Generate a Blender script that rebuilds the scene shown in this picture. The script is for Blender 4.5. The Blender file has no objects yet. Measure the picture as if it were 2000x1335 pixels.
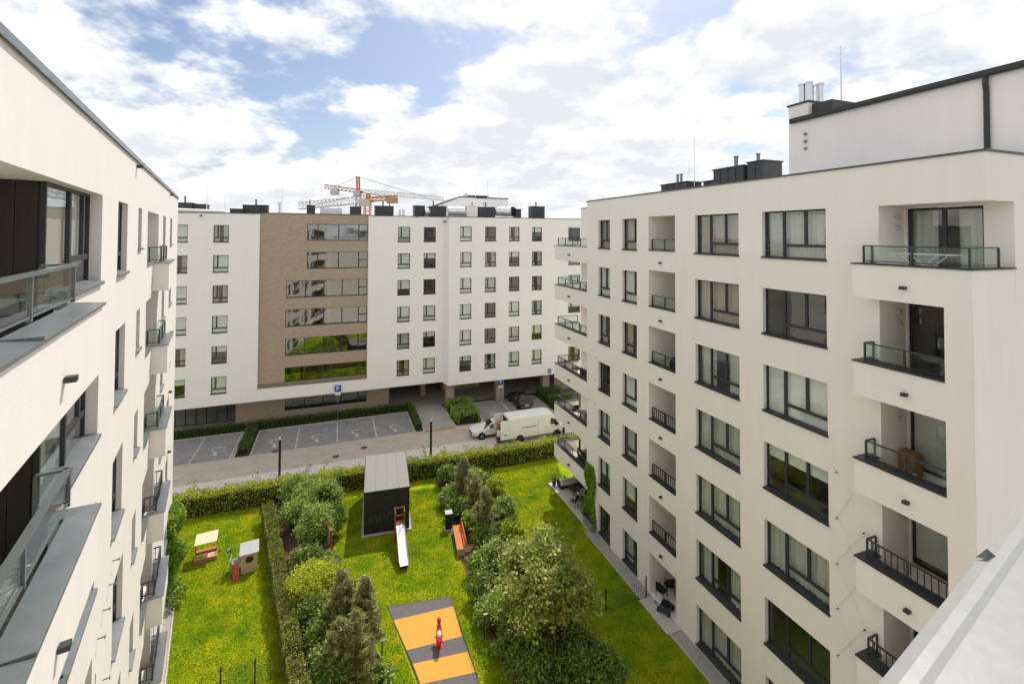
import bpy, math, random
import numpy as np
from mathutils import Matrix, Vector

# ---------------------------------------------------------------- camera
random.seed(7); rng = np.random.default_rng(7)
sc = bpy.context.scene
COL = sc.collection
FPX, PITCH, ROLL, CY, CAMH = 913.7791, 0.0217, 0.0041, 438.607, 19.0119   # solved from the buildings' window grids (2000 px wide)
_cp, _sp, _cr, _sr = math.cos(PITCH), math.sin(PITCH), math.cos(ROLL), math.sin(ROLL)
FW = np.array([0, _cp, _sp]); _u0 = np.array([0, -_sp, _cp]); _r0 = np.array([1., 0, 0])
RT = _cr*_r0 + _sr*_u0; UP = -_sr*_r0 + _cr*_u0
CAMP = np.array([0, 0, CAMH])
cam = bpy.data.cameras.new('camera'); camo = bpy.data.objects.new('camera', cam); COL.objects.link(camo)
cam.sensor_width = 36; cam.lens = FPX/2000*36; cam.shift_y = (CY-667.5)/2000; cam.clip_start = 0.05; cam.clip_end = 5000
M = Matrix(((RT[0], UP[0], -FW[0], 0), (RT[1], UP[1], -FW[1], 0), (RT[2], UP[2], -FW[2], CAMH), (0, 0, 0, 1)))
camo.matrix_world = M
sc.camera = camo

# ---------------------------------------------------------------- world, sun, exposure
SUN_EL, SUN_DIR = math.radians(54), (0.265, 0.964)
w = bpy.data.worlds.new('World'); sc.world = w; w.use_nodes = True
nt = w.node_tree; nt.nodes.clear()
def wn(t, **k):
    n = nt.nodes.new(t)
    for a, b in k.items(): setattr(n, a, b)
    return n
def wl(a, b): nt.links.new(a, b)
def wmath(op, a, b=None, clamp=False):
    n = wn('ShaderNodeMath', operation=op, use_clamp=clamp)
    for i, v in enumerate((a, b)):
        if v is None: continue
        if isinstance(v, (int, float)): n.inputs[i].default_value = v
        else: wl(v, n.inputs[i])
    return n.outputs[0]
sky = wn('ShaderNodeTexSky', sky_type='NISHITA', sun_disc=False)
sky.sun_elevation = SUN_EL
sky.sun_rotation = math.atan2(SUN_DIR[0], SUN_DIR[1])
sky.air_density = 1.0; sky.dust_density = 1.6; sky.ozone_density = 1.0
tc = wn('ShaderNodeTexCoord'); sep = wn('ShaderNodeSeparateXYZ'); wl(tc.outputs['Generated'], sep.inputs[0])
zz = wmath('ADD', wmath('MAXIMUM', sep.outputs[2], 0.0), 0.34)
cu = wmath('DIVIDE', sep.outputs[0], zz); cv = wmath('DIVIDE', sep.outputs[1], zz)
cmb = wn('ShaderNodeCombineXYZ'); wl(cu, cmb.inputs[0]); wl(cv, cmb.inputs[1])
def wnoise(scale, detail, rough, off, vec):
    mp = wn('ShaderNodeMapping'); mp.inputs['Location'].default_value = off; wl(vec, mp.inputs[0])
    n = wn('ShaderNodeTexNoise'); n.inputs['Scale'].default_value = scale; n.inputs['Detail'].default_value = detail
    n.inputs['Roughness'].default_value = rough; wl(mp.outputs[0], n.inputs['Vector']); return n.outputs['Fac']
OFF = (6.2, 2.8, 0.4)
big = wnoise(0.95, 3, 0.5, OFF, cmb.outputs[0])
fine = wnoise(3.0, 14, 0.55, (OFF[0]+2, OFF[1], 0.9), cmb.outputs[0])
fine2 = wnoise(3.0, 14, 0.55, (OFF[0]+1.985, OFF[1]-0.07, 0.9), cmb.outputs[0])
dens = wmath('ADD', wmath('MULTIPLY', big, 1.0), wmath('MULTIPLY', fine, 0.95))
def wramp(v, a, b, c0=0.0, c1=1.0):
    n = wn('ShaderNodeMapRange'); n.interpolation_type = 'SMOOTHSTEP'; n.inputs[1].default_value = a; n.inputs[2].default_value = b
    n.inputs[3].default_value = c0; n.inputs[4].default_value = c1; wl(v, n.inputs[0]); return n.outputs[0]
# a broken layer seen edge-on closes up towards the horizon
hz = wramp(sep.outputs[2], 0.0, 0.40, 0.13, 0.0)
mask = wramp(wmath('ADD', dens, hz), 0.795, 0.925)
thick = wramp(dens, 0.84, 1.12, 0.0, 0.45)
shade = wmath('SUBTRACT', wramp(wmath('SUBTRACT', fine, fine2), -0.17, 0.19), thick, True)
cc = wn('ShaderNodeMixRGB'); cc.inputs[1].default_value = (0.40, 0.412, 0.435, 1); cc.inputs[2].default_value = (0.645, 0.64, 0.625, 1); wl(shade, cc.inputs[0])
bgs = wn('ShaderNodeBackground'); wl(sky.outputs[0], bgs.inputs[0]); bgs.inputs[1].default_value = 0.060
bgc = wn('ShaderNodeBackground'); wl(cc.outputs[0], bgc.inputs[0]); bgc.inputs[1].default_value = 1.0
mx = wn('ShaderNodeMixShader'); wl(mask, mx.inputs[0]); wl(bgs.outputs[0], mx.inputs[1]); wl(bgc.outputs[0], mx.inputs[2])
wo = wn('ShaderNodeOutputWorld'); wl(mx.outputs[0], wo.inputs[0])
sl = bpy.data.lights.new('sun', 'SUN'); sl.energy = 2.05; sl.angle = math.radians(0.6); sl.color = (1.0, 0.95, 0.86)
slo = bpy.data.objects.new('sun', sl); COL.objects.link(slo)
_d = Vector((SUN_DIR[0]*math.cos(SUN_EL), SUN_DIR[1]*math.cos(SUN_EL), math.sin(SUN_EL)))
slo.rotation_euler = _d.to_track_quat('Z', 'Y').to_euler(); slo.location = (30, 60, 80)
sc.view_settings.view_transform = 'Standard'; sc.view_settings.look = 'None'
sc.view_settings.exposure = 1.04; sc.view_settings.gamma = 1.0
sc.view_settings.use_curve_mapping = False
sc.render.engine = 'CYCLES'
sc.cycles.max_bounces = 7; sc.cycles.diffuse_bounces = 4; sc.cycles.glossy_bounces = 4; sc.cycles.transparent_max_bounces = 16
sc.cycles.caustics_reflective = False; sc.cycles.caustics_refractive = False

# ---------------------------------------------------------------- geometry helpers
def ray(x, y): return FW + RT*(x-1000)/FPX - UP*(y-CY)/FPX
def gp(x, y, z=0.0):
    d = ray(x, y); return CAMP + d*(z-CAMH)/d[2]
class Frame:
    def __init__(s, x, y, deg, o):
        s.o3 = np.array([x, y, 0.]); a = math.radians(deg); s.a = a; s.o = o
        s.u = np.array([math.cos(a), math.sin(a), 0]); s.n = o*np.array([-s.u[1], s.u[0], 0])
    def w(s, x, y, off=0.):           # pixel seen on the plane -> (s, z)
        d = ray(x, y); q = CAMP-s.o3-s.n*off; t = -(q@s.n)/(d@s.n); P = q+d*t; return float(P@s.u), float(P[2])
    def at(s, a, off=0., z=0.): return s.o3+s.u*a+s.n*off+np.array([0, 0, z])
    def loc(s, P): q = np.array(P)-s.o3; return float(q@s.u), float(q@s.n), float(q[2])
RF = Frame(6.5413, 27.6, 110.58648, 1); FF = Frame(0, 57.6185, 20.58648, -1); LF = Frame(-13.4331, 17.66, 122.3047, -1)
STREET = -1.1

class MB:
    def __init__(s): s.v = []; s.f = []
    def add(s, vs, fs):
        b = len(s.v); s.v += [tuple(map(float, p)) for p in vs]; s.f += [tuple(i+b for i in f) for f in fs]; return s
    def box(s, x0, x1, y0, y1, z0, z1):
        if x0 > x1: x0, x1 = x1, x0
        if y0 > y1: y0, y1 = y1, y0
        if z0 > z1: z0, z1 = z1, z0
        return s.add([(x0,y0,z0),(x1,y0,z0),(x1,y1,z0),(x0,y1,z0),(x0,y0,z1),(x1,y0,z1),(x1,y1,z1),(x0,y1,z1)],
                     [(0,3,2,1),(4,5,6,7),(0,1,5,4),(1,2,6,5),(2,3,7,6),(3,0,4,7)])
    def quad(s, a, b, c, d): return s.add([a, b, c, d], [(0, 1, 2, 3)])
    def prism(s, poly, z0, z1):
        n = len(poly); vs = [(p[0], p[1], z0) for p in poly]+[(p[0], p[1], z1) for p in poly]
        fs = [tuple(range(n))[::-1], tuple(range(n, 2*n))]+[(i, (i+1) % n, n+(i+1) % n, n+i) for i in range(n)]
        return s.add(vs, fs)
    def prism_y(s, poly, y0, y1):      # polygon in x,z extruded along y
        n = len(poly); vs = [(p[0], y0, p[1]) for p in poly]+[(p[0], y1, p[1]) for p in poly]
        fs = [tuple(range(n)), tuple(range(n, 2*n))[::-1]]+[((i+1) % n, i, n+i, n+(i+1) % n) for i in range(n)]
        return s.add(vs, fs)
    def tube(s, pts, rad, n=8, cap=True):
        pts = [np.array(p, float) for p in pts]
        if not hasattr(rad, '__len__'): rad = [rad]*len(pts)
        rings = []
        for i, p in enumerate(pts):
            d = pts[min(i+1, len(pts)-1)]-pts[max(i-1, 0)]; d = d/(np.linalg.norm(d)+1e-9)
            a = np.cross(d, [0, 0, 1.]) if abs(d[2]) < .95 else np.cross(d, [1., 0, 0]); a /= np.linalg.norm(a); b = np.cross(d, a)
            rings.append([p+rad[i]*(a*math.cos(2*math.pi*k/n)+b*math.sin(2*math.pi*k/n)) for k in range(n)])
        vs = [q for r in rings for q in r]; fs = []
        for i in range(len(pts)-1):
            for k in range(n): fs.append((i*n+k, i*n+(k+1) % n, (i+1)*n+(k+1) % n, (i+1)*n+k))
        if cap: fs += [tuple(range(n))[::-1], tuple(range((len(pts)-1)*n, len(pts)*n))]
        return s.add(vs, fs)
    def bar(s, p, q, w, h=None):       # rectangular bar from p to q
        h = h or w; p = np.array(p, float); q = np.array(q, float); d = q-p; d /= np.linalg.norm(d)
        a = np.cross(d, [0, 0, 1.]) if abs(d[2]) < .95 else np.array([1., 0, 0]); a /= np.linalg.norm(a); b = np.cross(a, d)
        c = [p+a*i*w/2+b*j*h/2 for i, j in ((-1,-1),(1,-1),(1,1),(-1,1))]; e = [x+(q-p) for x in c]
        return s.add(c+e, [(3,2,1,0),(4,5,6,7),(0,1,5,4),(1,2,6,5),(2,3,7,6),(3,0,4,7)])
    def lathe(s, prof, c=(0, 0, 0), n=16):
        vs = []; fs = []
        for r, z in prof:
            for k in range(n): vs.append((c[0]+r*math.cos(2*math.pi*k/n), c[1]+r*math.sin(2*math.pi*k/n), c[2]+z))
        for i in range(len(prof)-1):
            for k in range(n): fs.append((i*n+k, i*n+(k+1) % n, (i+1)*n+(k+1) % n, (i+1)*n+k))
        fs += [tuple(range(n))[::-1], tuple(range((len(prof)-1)*n, len(prof)*n))]
        return s.add(vs, fs)
    def mesh(s, name, mat, smooth=False):
        m = bpy.data.meshes.new(name); m.from_pydata(s.v, [], s.f); m.validate(); m.update()
        if mat is not None: m.materials.append(mat)
        if smooth: m.polygons.foreach_set('use_smooth', [True]*len(m.polygons))
        return m
    def build(s, name, mat, parent=None, loc=(0, 0, 0), rotz=0., smooth=False): return put(name, s.mesh(name, mat, smooth), parent, loc, rotz)
def put(name, mesh, parent=None, loc=(0, 0, 0), rotz=0.):
    o = bpy.data.objects.new(name, mesh); COL.objects.link(o); o.location = [float(c) for c in loc]; o.rotation_euler = (0, 0, rotz)
    if parent is not None: o.parent = parent
    return o
def tag(o, label=None, cat=None, group=None, kind=None):
    for k, v in (('label', label), ('category', cat), ('group', group), ('kind', kind)):
        if v: o[k] = v
    return o
def thing(name, label, cat, loc=(0, 0, 0), rotz=0., group=None):
    o = bpy.data.objects.new(name, None); COL.objects.link(o); o.location = [float(c) for c in loc]; o.rotation_euler = (0, 0, rotz)
    o.empty_display_size = .2
    return tag(o, label, cat, group)
def bevel(o, wdt=.02, seg=2):
    m = o.modifiers.new('bevel', 'BEVEL'); m.width = wdt; m.segments = seg; m.limit_method = 'ANGLE'; return o
def fast_mesh(name, verts, faces4, mat):   # numpy arrays: (n,3), (m,4) or (m,3)
    m = bpy.data.meshes.new(name); k = faces4.shape[1]
    m.vertices.add(len(verts)); m.vertices.foreach_set('co', np.ascontiguousarray(verts, dtype=np.float32).ravel())
    m.loops.add(faces4.size); m.loops.foreach_set('vertex_index', np.ascontiguousarray(faces4, dtype=np.int32).ravel())
    m.polygons.add(len(faces4)); m.polygons.foreach_set('loop_start', np.arange(0, faces4.size, k, dtype=np.int32))
    m.update(calc_edges=True); m.materials.append(mat); return m

# ---------------------------------------------------------------- materials
MATS = {}
def mat(name, col, rough=.8, metal=0., spec=.35, var=0., vscale=3., bump=0., bscale=30., col2=None, stretch=None, island=0., detail=5., transl=0.):
    if name in MATS: return MATS[name]
    m = bpy.data.materials.new(name); m.use_nodes = True; n = m.node_tree; b = n.nodes['Principled BSDF']; L = n.links.new
    b.inputs['Roughness'].default_value = rough; b.inputs['Metallic'].default_value = metal; b.inputs['Specular IOR Level'].default_value = spec
    c = tuple(col)+(1,)
    b.inputs['Base Color'].default_value = c
    if var or bump or col2:
        t = n.nodes.new('ShaderNodeTexCoord'); mp = n.nodes.new('ShaderNodeMapping'); L(t.outputs['Object'], mp.inputs[0])
        if stretch: mp.inputs['Scale'].default_value = stretch
    out = None
    if var or col2:
        nz = n.nodes.new('ShaderNodeTexNoise'); nz.inputs['Scale'].default_value = vscale; nz.inputs['Detail'].default_value = detail; nz.inputs['Roughness'].default_value = .6
        L(mp.outputs[0], nz.inputs['Vector'])
        mr = n.nodes.new('ShaderNodeMapRange'); mr.inputs[1].default_value = .3; mr.inputs[2].default_value = .7; L(nz.outputs['Fac'], mr.inputs[0])
        mix = n.nodes.new('ShaderNodeMixRGB'); L(mr.outputs[0], mix.inputs[0])
        if col2: mix.inputs[1].default_value = c; mix.inputs[2].default_value = tuple(col2)+(1,)
        else:
            mix.inputs[1].default_value = tuple(x*(1-var) for x in col)+(1,); mix.inputs[2].default_value = tuple(min(1, x*(1+var)) for x in col)+(1,)
        out = mix.outputs[0]
    if island:
        g = n.nodes.new('ShaderNodeNewGeometry'); hs = n.nodes.new('ShaderNodeHueSaturation')
        m1 = n.nodes.new('ShaderNodeMapRange'); m1.inputs[3].default_value = 1-island; m1.inputs[4].default_value = 1+island; L(g.outputs['Random Per Island'], m1.inputs[0])
        L(m1.outputs[0], hs.inputs['Value'])
        m2 = n.nodes.new('ShaderNodeMath'); m2.operation = 'MULTIPLY_ADD'; m2.inputs[1].default_value = .045; m2.inputs[2].default_value = .4775; L(g.outputs['Random Per Island'], m2.inputs[0]); L(m2.outputs[0], hs.inputs['Hue'])
        if out: L(out, hs.inputs['Color'])
        else: hs.inputs['Color'].default_value = c
        out = hs.outputs[0]
    if out: L(out, b.inputs['Base Color'])
    if bump:
        nb = n.nodes.new('ShaderNodeTexNoise'); nb.inputs['Scale'].default_value = bscale; nb.inputs['Detail'].default_value = 4; L(mp.outputs[0], nb.inputs['Vector'])
        bp = n.nodes.new('ShaderNodeBump'); bp.inputs['Strength'].default_value = bump; bp.inputs['Distance'].default_value = .02; L(nb.outputs['Fac'], bp.inputs['Height']); L(bp.outputs[0], b.inputs['Normal'])
    if transl:
        tr = n.nodes.new('ShaderNodeBsdfTranslucent')
        if out: L(out, tr.inputs['Color'])
        else: tr.inputs['Color'].default_value = c
        ms = n.nodes.new('ShaderNodeMixShader'); ms.inputs[0].default_value = transl; L(b.outputs[0], ms.inputs[1]); L(tr.outputs[0], ms.inputs[2])
        L(ms.outputs[0], n.nodes['Material Output'].inputs[0])
    MATS[name] = m; return m
def plaster(name, col):
    """render with fine grain, faint vertical weather streaks and cloudy tone"""
    m = mat(name, col, rough=.92, spec=.2, var=.015, vscale=.45, bump=.2, bscale=90)
    n = m.node_tree; L = n.links.new; b = n.nodes['Principled BSDF']
    src = b.inputs['Base Color'].links[0].from_socket
    t = n.nodes.new('ShaderNodeTexCoord'); mp = n.nodes.new('ShaderNodeMapping'); mp.inputs['Scale'].default_value = (2.2, 2.2, .16); L(t.outputs['Object'], mp.inputs[0])
    nz = n.nodes.new('ShaderNodeTexNoise'); nz.inputs['Scale'].default_value = 1.6; nz.inputs['Detail'].default_value = 7; L(mp.outputs[0], nz.inputs['Vector'])
    mr = n.nodes.new('ShaderNodeMapRange'); mr.inputs[1].default_value = .35; mr.inputs[2].default_value = .75; mr.inputs[3].default_value = 1.0; mr.inputs[4].default_value = .968; L(nz.outputs['Fac'], mr.inputs[0])
    mu = n.nodes.new('ShaderNodeMixRGB'); mu.blend_type = 'MULTIPLY'; mu.inputs[0].default_value = 1; L(src, mu.inputs[1]); L(mr.outputs[0], mu.inputs[2])
    L(mu.outputs[0], b.inputs['Base Color']); return m
CREAM = plaster('cream_render', (.885, .83, .765)); WHITE = plaster('white_render', (.885, .855, .835)); WARM = plaster('pale_cream_render', (.795, .745, .71))
def brickmat():
    m = bpy.data.materials.new('brown_brick'); m.use_nodes = True; n = m.node_tree; b = n.nodes['Principled BSDF']; L = n.links.new
    t = n.nodes.new('ShaderNodeTexCoord'); sp = n.nodes.new('ShaderNodeSeparateXYZ'); L(t.outputs['Object'], sp.inputs[0])
    ad = n.nodes.new('ShaderNodeMath'); ad.operation = 'ADD'; L(sp.outputs[0], ad.inputs[0]); L(sp.outputs[1], ad.inputs[1])
    cb = n.nodes.new('ShaderNodeCombineXYZ'); L(ad.outputs[0], cb.inputs[0]); L(sp.outputs[2], cb.inputs[1])
    br = n.nodes.new('ShaderNodeTexBrick'); L(cb.outputs[0], br.inputs['Vector'])
    br.inputs['Color1'].default_value = (.40, .305, .232, 1); br.inputs['Color2'].default_value = (.465, .36, .28, 1); br.inputs['Mortar'].default_value = (.45, .36, .285, 1)
    br.inputs['Scale'].default_value = 1; br.inputs['Brick Width'].default_value = .25; br.inputs['Row Height'].default_value = .077; br.inputs['Mortar Size'].default_value = .008; br.inputs['Bias'].default_value = -.1
    nz = n.nodes.new('ShaderNodeTexNoise'); nz.inputs['Scale'].default_value = 5; L(t.outputs['Object'], nz.inputs['Vector'])
    hs = n.nodes.new('ShaderNodeHueSaturation'); mr = n.nodes.new('ShaderNodeMapRange'); mr.inputs[3].default_value = .84; mr.inputs[4].default_value = 1.08; L(nz.outputs['Fac'], mr.inputs[0]); L(mr.outputs[0], hs.inputs['Value']); L(br.outputs['Color'], hs.inputs['Color'])
    L(hs.outputs[0], b.inputs['Base Color']); b.inputs['Roughness'].default_value = .9
    bp = n.nodes.new('ShaderNodeBump'); bp.inputs['Strength'].default_value = .5; bp.inputs['Distance'].default_value = .01; bp.invert = True; L(br.outputs['Fac'], bp.inputs['Height']); L(bp.outputs[0], b.inputs['Normal'])
    MATS['brick'] = m; return m
BRICK = brickmat()
def glassmat(name, tint, k=1.6, base=.05):
    m = bpy.data.materials.new(name); m.use_nodes = True; n = m.node_tree; L = n.links.new; n.nodes.remove(n.nodes['Principled BSDF'])
    tr = n.nodes.new('ShaderNodeBsdfTransparent'); tr.inputs[0].default_value = tuple(tint)+(1,)
    gl = n.nodes.new('ShaderNodeBsdfGlossy'); gl.inputs['Roughness'].default_value = .015
    t = n.nodes.new('ShaderNodeTexCoord'); nz = n.nodes.new('ShaderNodeTexNoise'); nz.inputs['Scale'].default_value = 1.1; nz.inputs['Detail'].default_value = 1; L(t.outputs['Object'], nz.inputs['Vector'])
    bp = n.nodes.new('ShaderNodeBump'); bp.inputs['Strength'].default_value = .05; bp.inputs['Distance'].default_value = .05; L(nz.outputs['Fac'], bp.inputs['Height']); L(bp.outputs[0], gl.inputs['Normal'])
    fr0 = n.nodes.new('ShaderNodeLayerWeight'); fr0.inputs[0].default_value = .5; fr = n.nodes.new('ShaderNodeMath'); fr.operation = 'POWER'; L(fr0.outputs['Facing'], fr.inputs[0]); fr.inputs[1].default_value = 4.0
    ma = n.nodes.new('ShaderNodeMath'); ma.operation = 'MULTIPLY_ADD'; ma.use_clamp = True; L(fr.outputs[0], ma.inputs[0]); ma.inputs[1].default_value = k; ma.inputs[2].default_value = base
    ms = n.nodes.new('ShaderNodeMixShader'); L(ma.outputs[0], ms.inputs[0]); L(tr.outputs[0], ms.inputs[1]); L(gl.outputs[0], ms.inputs[2]); L(ms.outputs[0], n.nodes['Material Output'].inputs[0])
    MATS[name] = m; return m
GLASS = glassmat('window_glass', (.96, .98, .965), .8, .075); GUARD = glassmat('guard_glass', (.91, .96, .94), .7, .035); CARGLASS = mat('car_glass', (.014, .016, .017), rough=.04, spec=.7)
STRIPGLASS = glassmat('strip_glass', (.62, .68, .64), .6, .27)
FRAME = mat('anthracite_frame', (.035, .038, .042), rough=.45, spec=.4)
SILLD = mat('dark_sill', (.045, .048, .052), rough=.42, metal=.25, var=.2, vscale=4)
ZINC = mat('grey_zinc', (.22, .24, .252), rough=.36, metal=.55, var=.16, vscale=1.6, bump=.05, bscale=3)
GALV = mat('galvanised_cap', (.33, .33, .325), rough=.45, metal=.45, var=.05, vscale=26, bump=.02, bscale=40)
COPING = mat('coping', (.10, .10, .10), rough=.45, metal=.3)
STEEL = mat('stainless_steel', (.72, .73, .74), rough=.28, metal=.9, var=.08, vscale=4, stretch=(1, 1, .2))
RAIL = mat('anthracite_rail', (.06, .065, .07), rough=.4, metal=.3)
INNER = mat('interior', (.26, .24, .22), rough=.9, var=.3, vscale=.6)
CURT = mat('sheer_curtain', (.86, .86, .80), rough=.9, transl=.3, var=.1, vscale=1.5, stretch=(8, 1, .4))
CURT2 = mat('linen_curtain', (.74, .64, .53), rough=.9, transl=.3, var=.12, vscale=2, stretch=(8, 1, .4))
BLIND = mat('roller_blind', (.82, .82, .79), rough=.9, var=.04)
ROOFD = mat('roof_membrane', (.28, .28, .28), rough=.9, var=.15)
DARKBOX = mat('anthracite_cladding', (.055, .058, .063), rough=.5, var=.12, vscale=3)
TAN = mat('terracotta_orange', (.45, .13, .04), rough=.7)
BLACK = mat('black_paint', (.012, .012, .013), rough=.5)
WOOD = mat('brown_wood', (.22, .085, .035), rough=.6, var=.25, vscale=6, stretch=(1, 1, 8))
# ---------------------------------------------------------------- building kit
STY = {'three': [(0,.32,0,1),(.32,.66,.27,1),(.66,1,.27,1),(.32,1,0,.27)],
       'two': [(0,.72,.27,1),(.72,1,.27,1),(0,1,0,.27)],
       'half': [(0,.5,.27,1),(.5,1,.27,1),(0,1,0,.27)],
       'far': [(0,.28,.27,1),(.28,1,.27,1),(0,1,0,.27)],
       'door2': [(0,.5,0,1),(.5,1,0,1)], 'one': [(0,1,0,1)], 'slim': [(0,1,.3,1),(0,1,0,.3)],
       'strip4': [(0,.17,0,1),(.17,.51,0,1),(.51,.85,0,1),(.85,1,0,.5),(.85,1,.5,1)],
       'strip5': [(0,.23,0,1),(.23,.455,0,1),(.455,.68,0,1),(.68,.89,0,1),(.89,1,0,.5),(.89,1,.5,1)],
       'bayw': [(0,.5,0,1),(.5,.84,.30,1),(.84,1,.30,1),(.5,1,0,.30)]}
_C = {}
def cached(key, fn):
    if key not in _C: _C[key] = fn()
    return _C[key]
def frame_mesh(w, h, style, flip):
    mb = MB(); t = .052
    for (a, b, c, d) in STY[style]:
        x0, x1 = -w/2+a*w, -w/2+b*w
        if flip: x0, x1 = -x1, -x0
        z0, z1 = c*h, d*h
        mb.box(x0, x0+t, -.035, .035, z0, z1); mb.box(x1-t, x1, -.035, .035, z0, z1)
        mb.box(x0+t, x1-t, -.033, .033, z0, z0+t); mb.box(x0+t, x1-t, -.033, .033, z1-t, z1)
    return mb.mesh('window', FRAME)
def pane_mesh(w, h, g): return MB().box(-w/2, w/2, -.004, .004, -h/2, h/2).mesh('pane', g)
def curtain_mesh(w, h, m, amp=.035, seed=0):
    n = max(8, int(w*26)); r = random.Random(seed); ph = r.random()*6; vs = []; fs = []
    for i in range(n+1):
        x = -w/2+w*i/n; y = amp*math.sin(i*1.15+ph)+amp*.6*math.sin(i*.37+ph*2); vs += [(x, y, 0), (x+.02*math.sin(i*.9+ph), y*.6, h)]
    for i in range(n): fs.append((2*i, 2*i+2, 2*i+3, 2*i+1))
    return MB().add(vs, fs).mesh('curtain', m, True)
def window(parent, sc_, z0, wd, h, off, style, o, inner=None, sill=None, sillm=None, glass=None, name='window', seed=0):
    """frame > panes, sill, curtain or blind; off = distance of the frame from the facade line"""
    sillm = sillm or SILLD; glass = glass or GLASS; flip = (o > 0); wd = round(wd, 3); h = round(h, 3)
    ob = put(name, cached(('f', wd, h, style, flip), lambda: frame_mesh(wd, h, style, flip)), parent, (sc_, o*off, z0))
    for (a, b, c, d) in STY[style]:
        pw, ph = (b-a)*wd-.09, (d-c)*h-.09; xc = -wd/2+(a+b)/2*wd; xc = -xc if flip else xc
        p = put('pane', cached(('p', round(pw, 3), round(ph, 3), glass.name), lambda: pane_mesh(pw, ph, glass)), ob, (xc, 0, (c+d)/2*h))
    if sill:
        dep, proj = sill
        put('sill', cached(('s', wd, dep, proj, o, sillm.name), lambda: MB().add(
            [(-wd/2-.03, o*.0, .062), (wd/2+.03, o*.0, .062), (wd/2+.03, o*(dep+proj), .016), (-wd/2-.03, o*(dep+proj), .016),
             (-wd/2-.03, o*.0, .02), (wd/2+.03, o*.0, .02), (wd/2+.03, o*(dep+proj), -.035), (-wd/2-.03, o*(dep+proj), -.035)],
            [(0,1,2,3),(7,6,5,4),(0,4,5,1),(1,5,6,2),(2,6,7,3),(3,7,4,0)]).mesh('sill', sillm)), ob, (0, 0, .0))
    if inner in ('sheer', 'linen'):
        put('curtain', cached(('c', wd, h, inner, seed % 3), lambda: curtain_mesh(wd-.06, h-.04, CURT if inner == 'sheer' else CURT2, seed=seed)), ob, (0, -o*.16, .02))
    elif inner in ('side', 'linenside'):
        cw = round(wd*.34, 3)
        for sx in (-1, 1): put('curtain', cached(('c', cw, h, inner, 0), lambda: curtain_mesh(cw, h-.04, CURT if inner == 'side' else CURT2)), ob, (sx*(wd-cw-.06)/2, -o*.16, .02))
    elif inner and inner[0] == 'b':
        fr = float(inner[1:])
        put('roller_blind', cached(('b', wd, h, fr), lambda: MB().box(-wd/2+.04, wd/2-.04, -.006, .006, h*(1-fr), h-.05).mesh('roller_blind', BLIND)), ob, (0, -o*.07, 0))
    return ob
def wall(mb, o, s0, s1, z0, z1, ops, off=0., rev=.2):
    xs = sorted({s0, s1} | {v for p in ops for v in p[:2] if s0 < v < s1}); zs = sorted({z0, z1} | {v for p in ops for v in p[2:4] if z0 < v < z1}); y = o*off
    for a, b in zip(xs, xs[1:]):
        for c, d in zip(zs, zs[1:]):
            x, z = (a+b)/2, (c+d)/2
            if any(p[0] < x < p[1] and p[2] < z < p[3] for p in ops): continue
            mb.quad((a, y, c), (b, y, c), (b, y, d), (a, y, d))
    for p in ops:
        a, b, c, d = p[:4]; dp = p[4] if len(p) > 4 else rev; bd = p[5] if len(p) > 5 else dp; yi = o*(off-dp); yb = o*(off-bd)
        sd = p[6] if len(p) > 6 else 'lrtb'
        if 'l' in sd: mb.quad((a, y, c), (a, yi, c), (a, yi, d), (a, y, d))
        if 'r' in sd: mb.quad((b, y, c), (b, yi, c), (b, yi, d), (b, y, d))
        if 't' in sd: mb.quad((a, y, d), (b, y, d), (b, yi, d), (a, yi, d))
        if 'b' in sd: mb.quad((a, y, c), (b, y, c), (b, yb, c), (a, yb, c))
    return mb
def railing(parent, pts, z, h, kind, name='railing', span=1.15, top=.055):
    """pts: local x,y corners. posts and rails are one mesh, every pane or baluster a sub-part"""
    mb = MB(); subs = []
    for i, (p, q) in enumerate(zip(pts, pts[1:])):
        p = np.array(p, float); q = np.array(q, float); d = q-p; ln = np.linalg.norm(d); d /= ln
        mb.bar((*p, z+h), (*q, z+h), top, .035)
        mb.bar((*(p+d*.02), z+.06), (*(q-d*.02), z+.06), .03, .025)
        k = max(1, round(ln/span)); ang = math.atan2(d[1], d[0])
        for j in range(k+1):
            if j == 0 and i > 0: continue
            c = p+d*(ln*j/k); mb.bar((*c, z), (*c, z+h-.018), .045, .05)
        if kind == 'glass':
            for j in range(k): subs.append((p+d*(ln*(j+.5)/k), ang, ln/k-.07))
        else:
            nb = max(2, int(ln/.155))
            for j in range(1, nb): subs.append((p+d*(ln*j/nb), ang, 0))
    ob = mb.build(name, RAIL, parent)
    for c, ang, wd in subs:
        if kind == 'glass':
            wd = round(wd, 2)
            put('glass_panel', cached(('gp', wd, h), lambda: MB().box(-wd/2, wd/2, -.006, .006, .09, h-.03).mesh('glass_panel', GUARD)), ob, (c[0], c[1], z), ang)
        else:
            put('baluster', cached(('bal', h), lambda: MB().box(-.011, .011, -.011, .011, .06, h-.015).mesh('baluster', RAIL)), ob, (c[0], c[1], z), ang)
    return ob
def spout(parent, s, off, z, o, big=1.):
    put('overflow_spout', cached(('spout', o, big), lambda: MB().box(-.09*big, .09*big, -.01, o*.19*big, -.055*big, .055*big).mesh('overflow_spout', FRAME)), parent, (s, o*off, z))
def rod(parent, x, y, z0, z1, r=.02):
    MB().tube([(x, y, z0), (x, y, z0+(z1-z0)*.35), (x, y, z1)], [r*1.4, r, r*.55], 6).build('lightning_rod', STEEL, parent)
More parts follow.
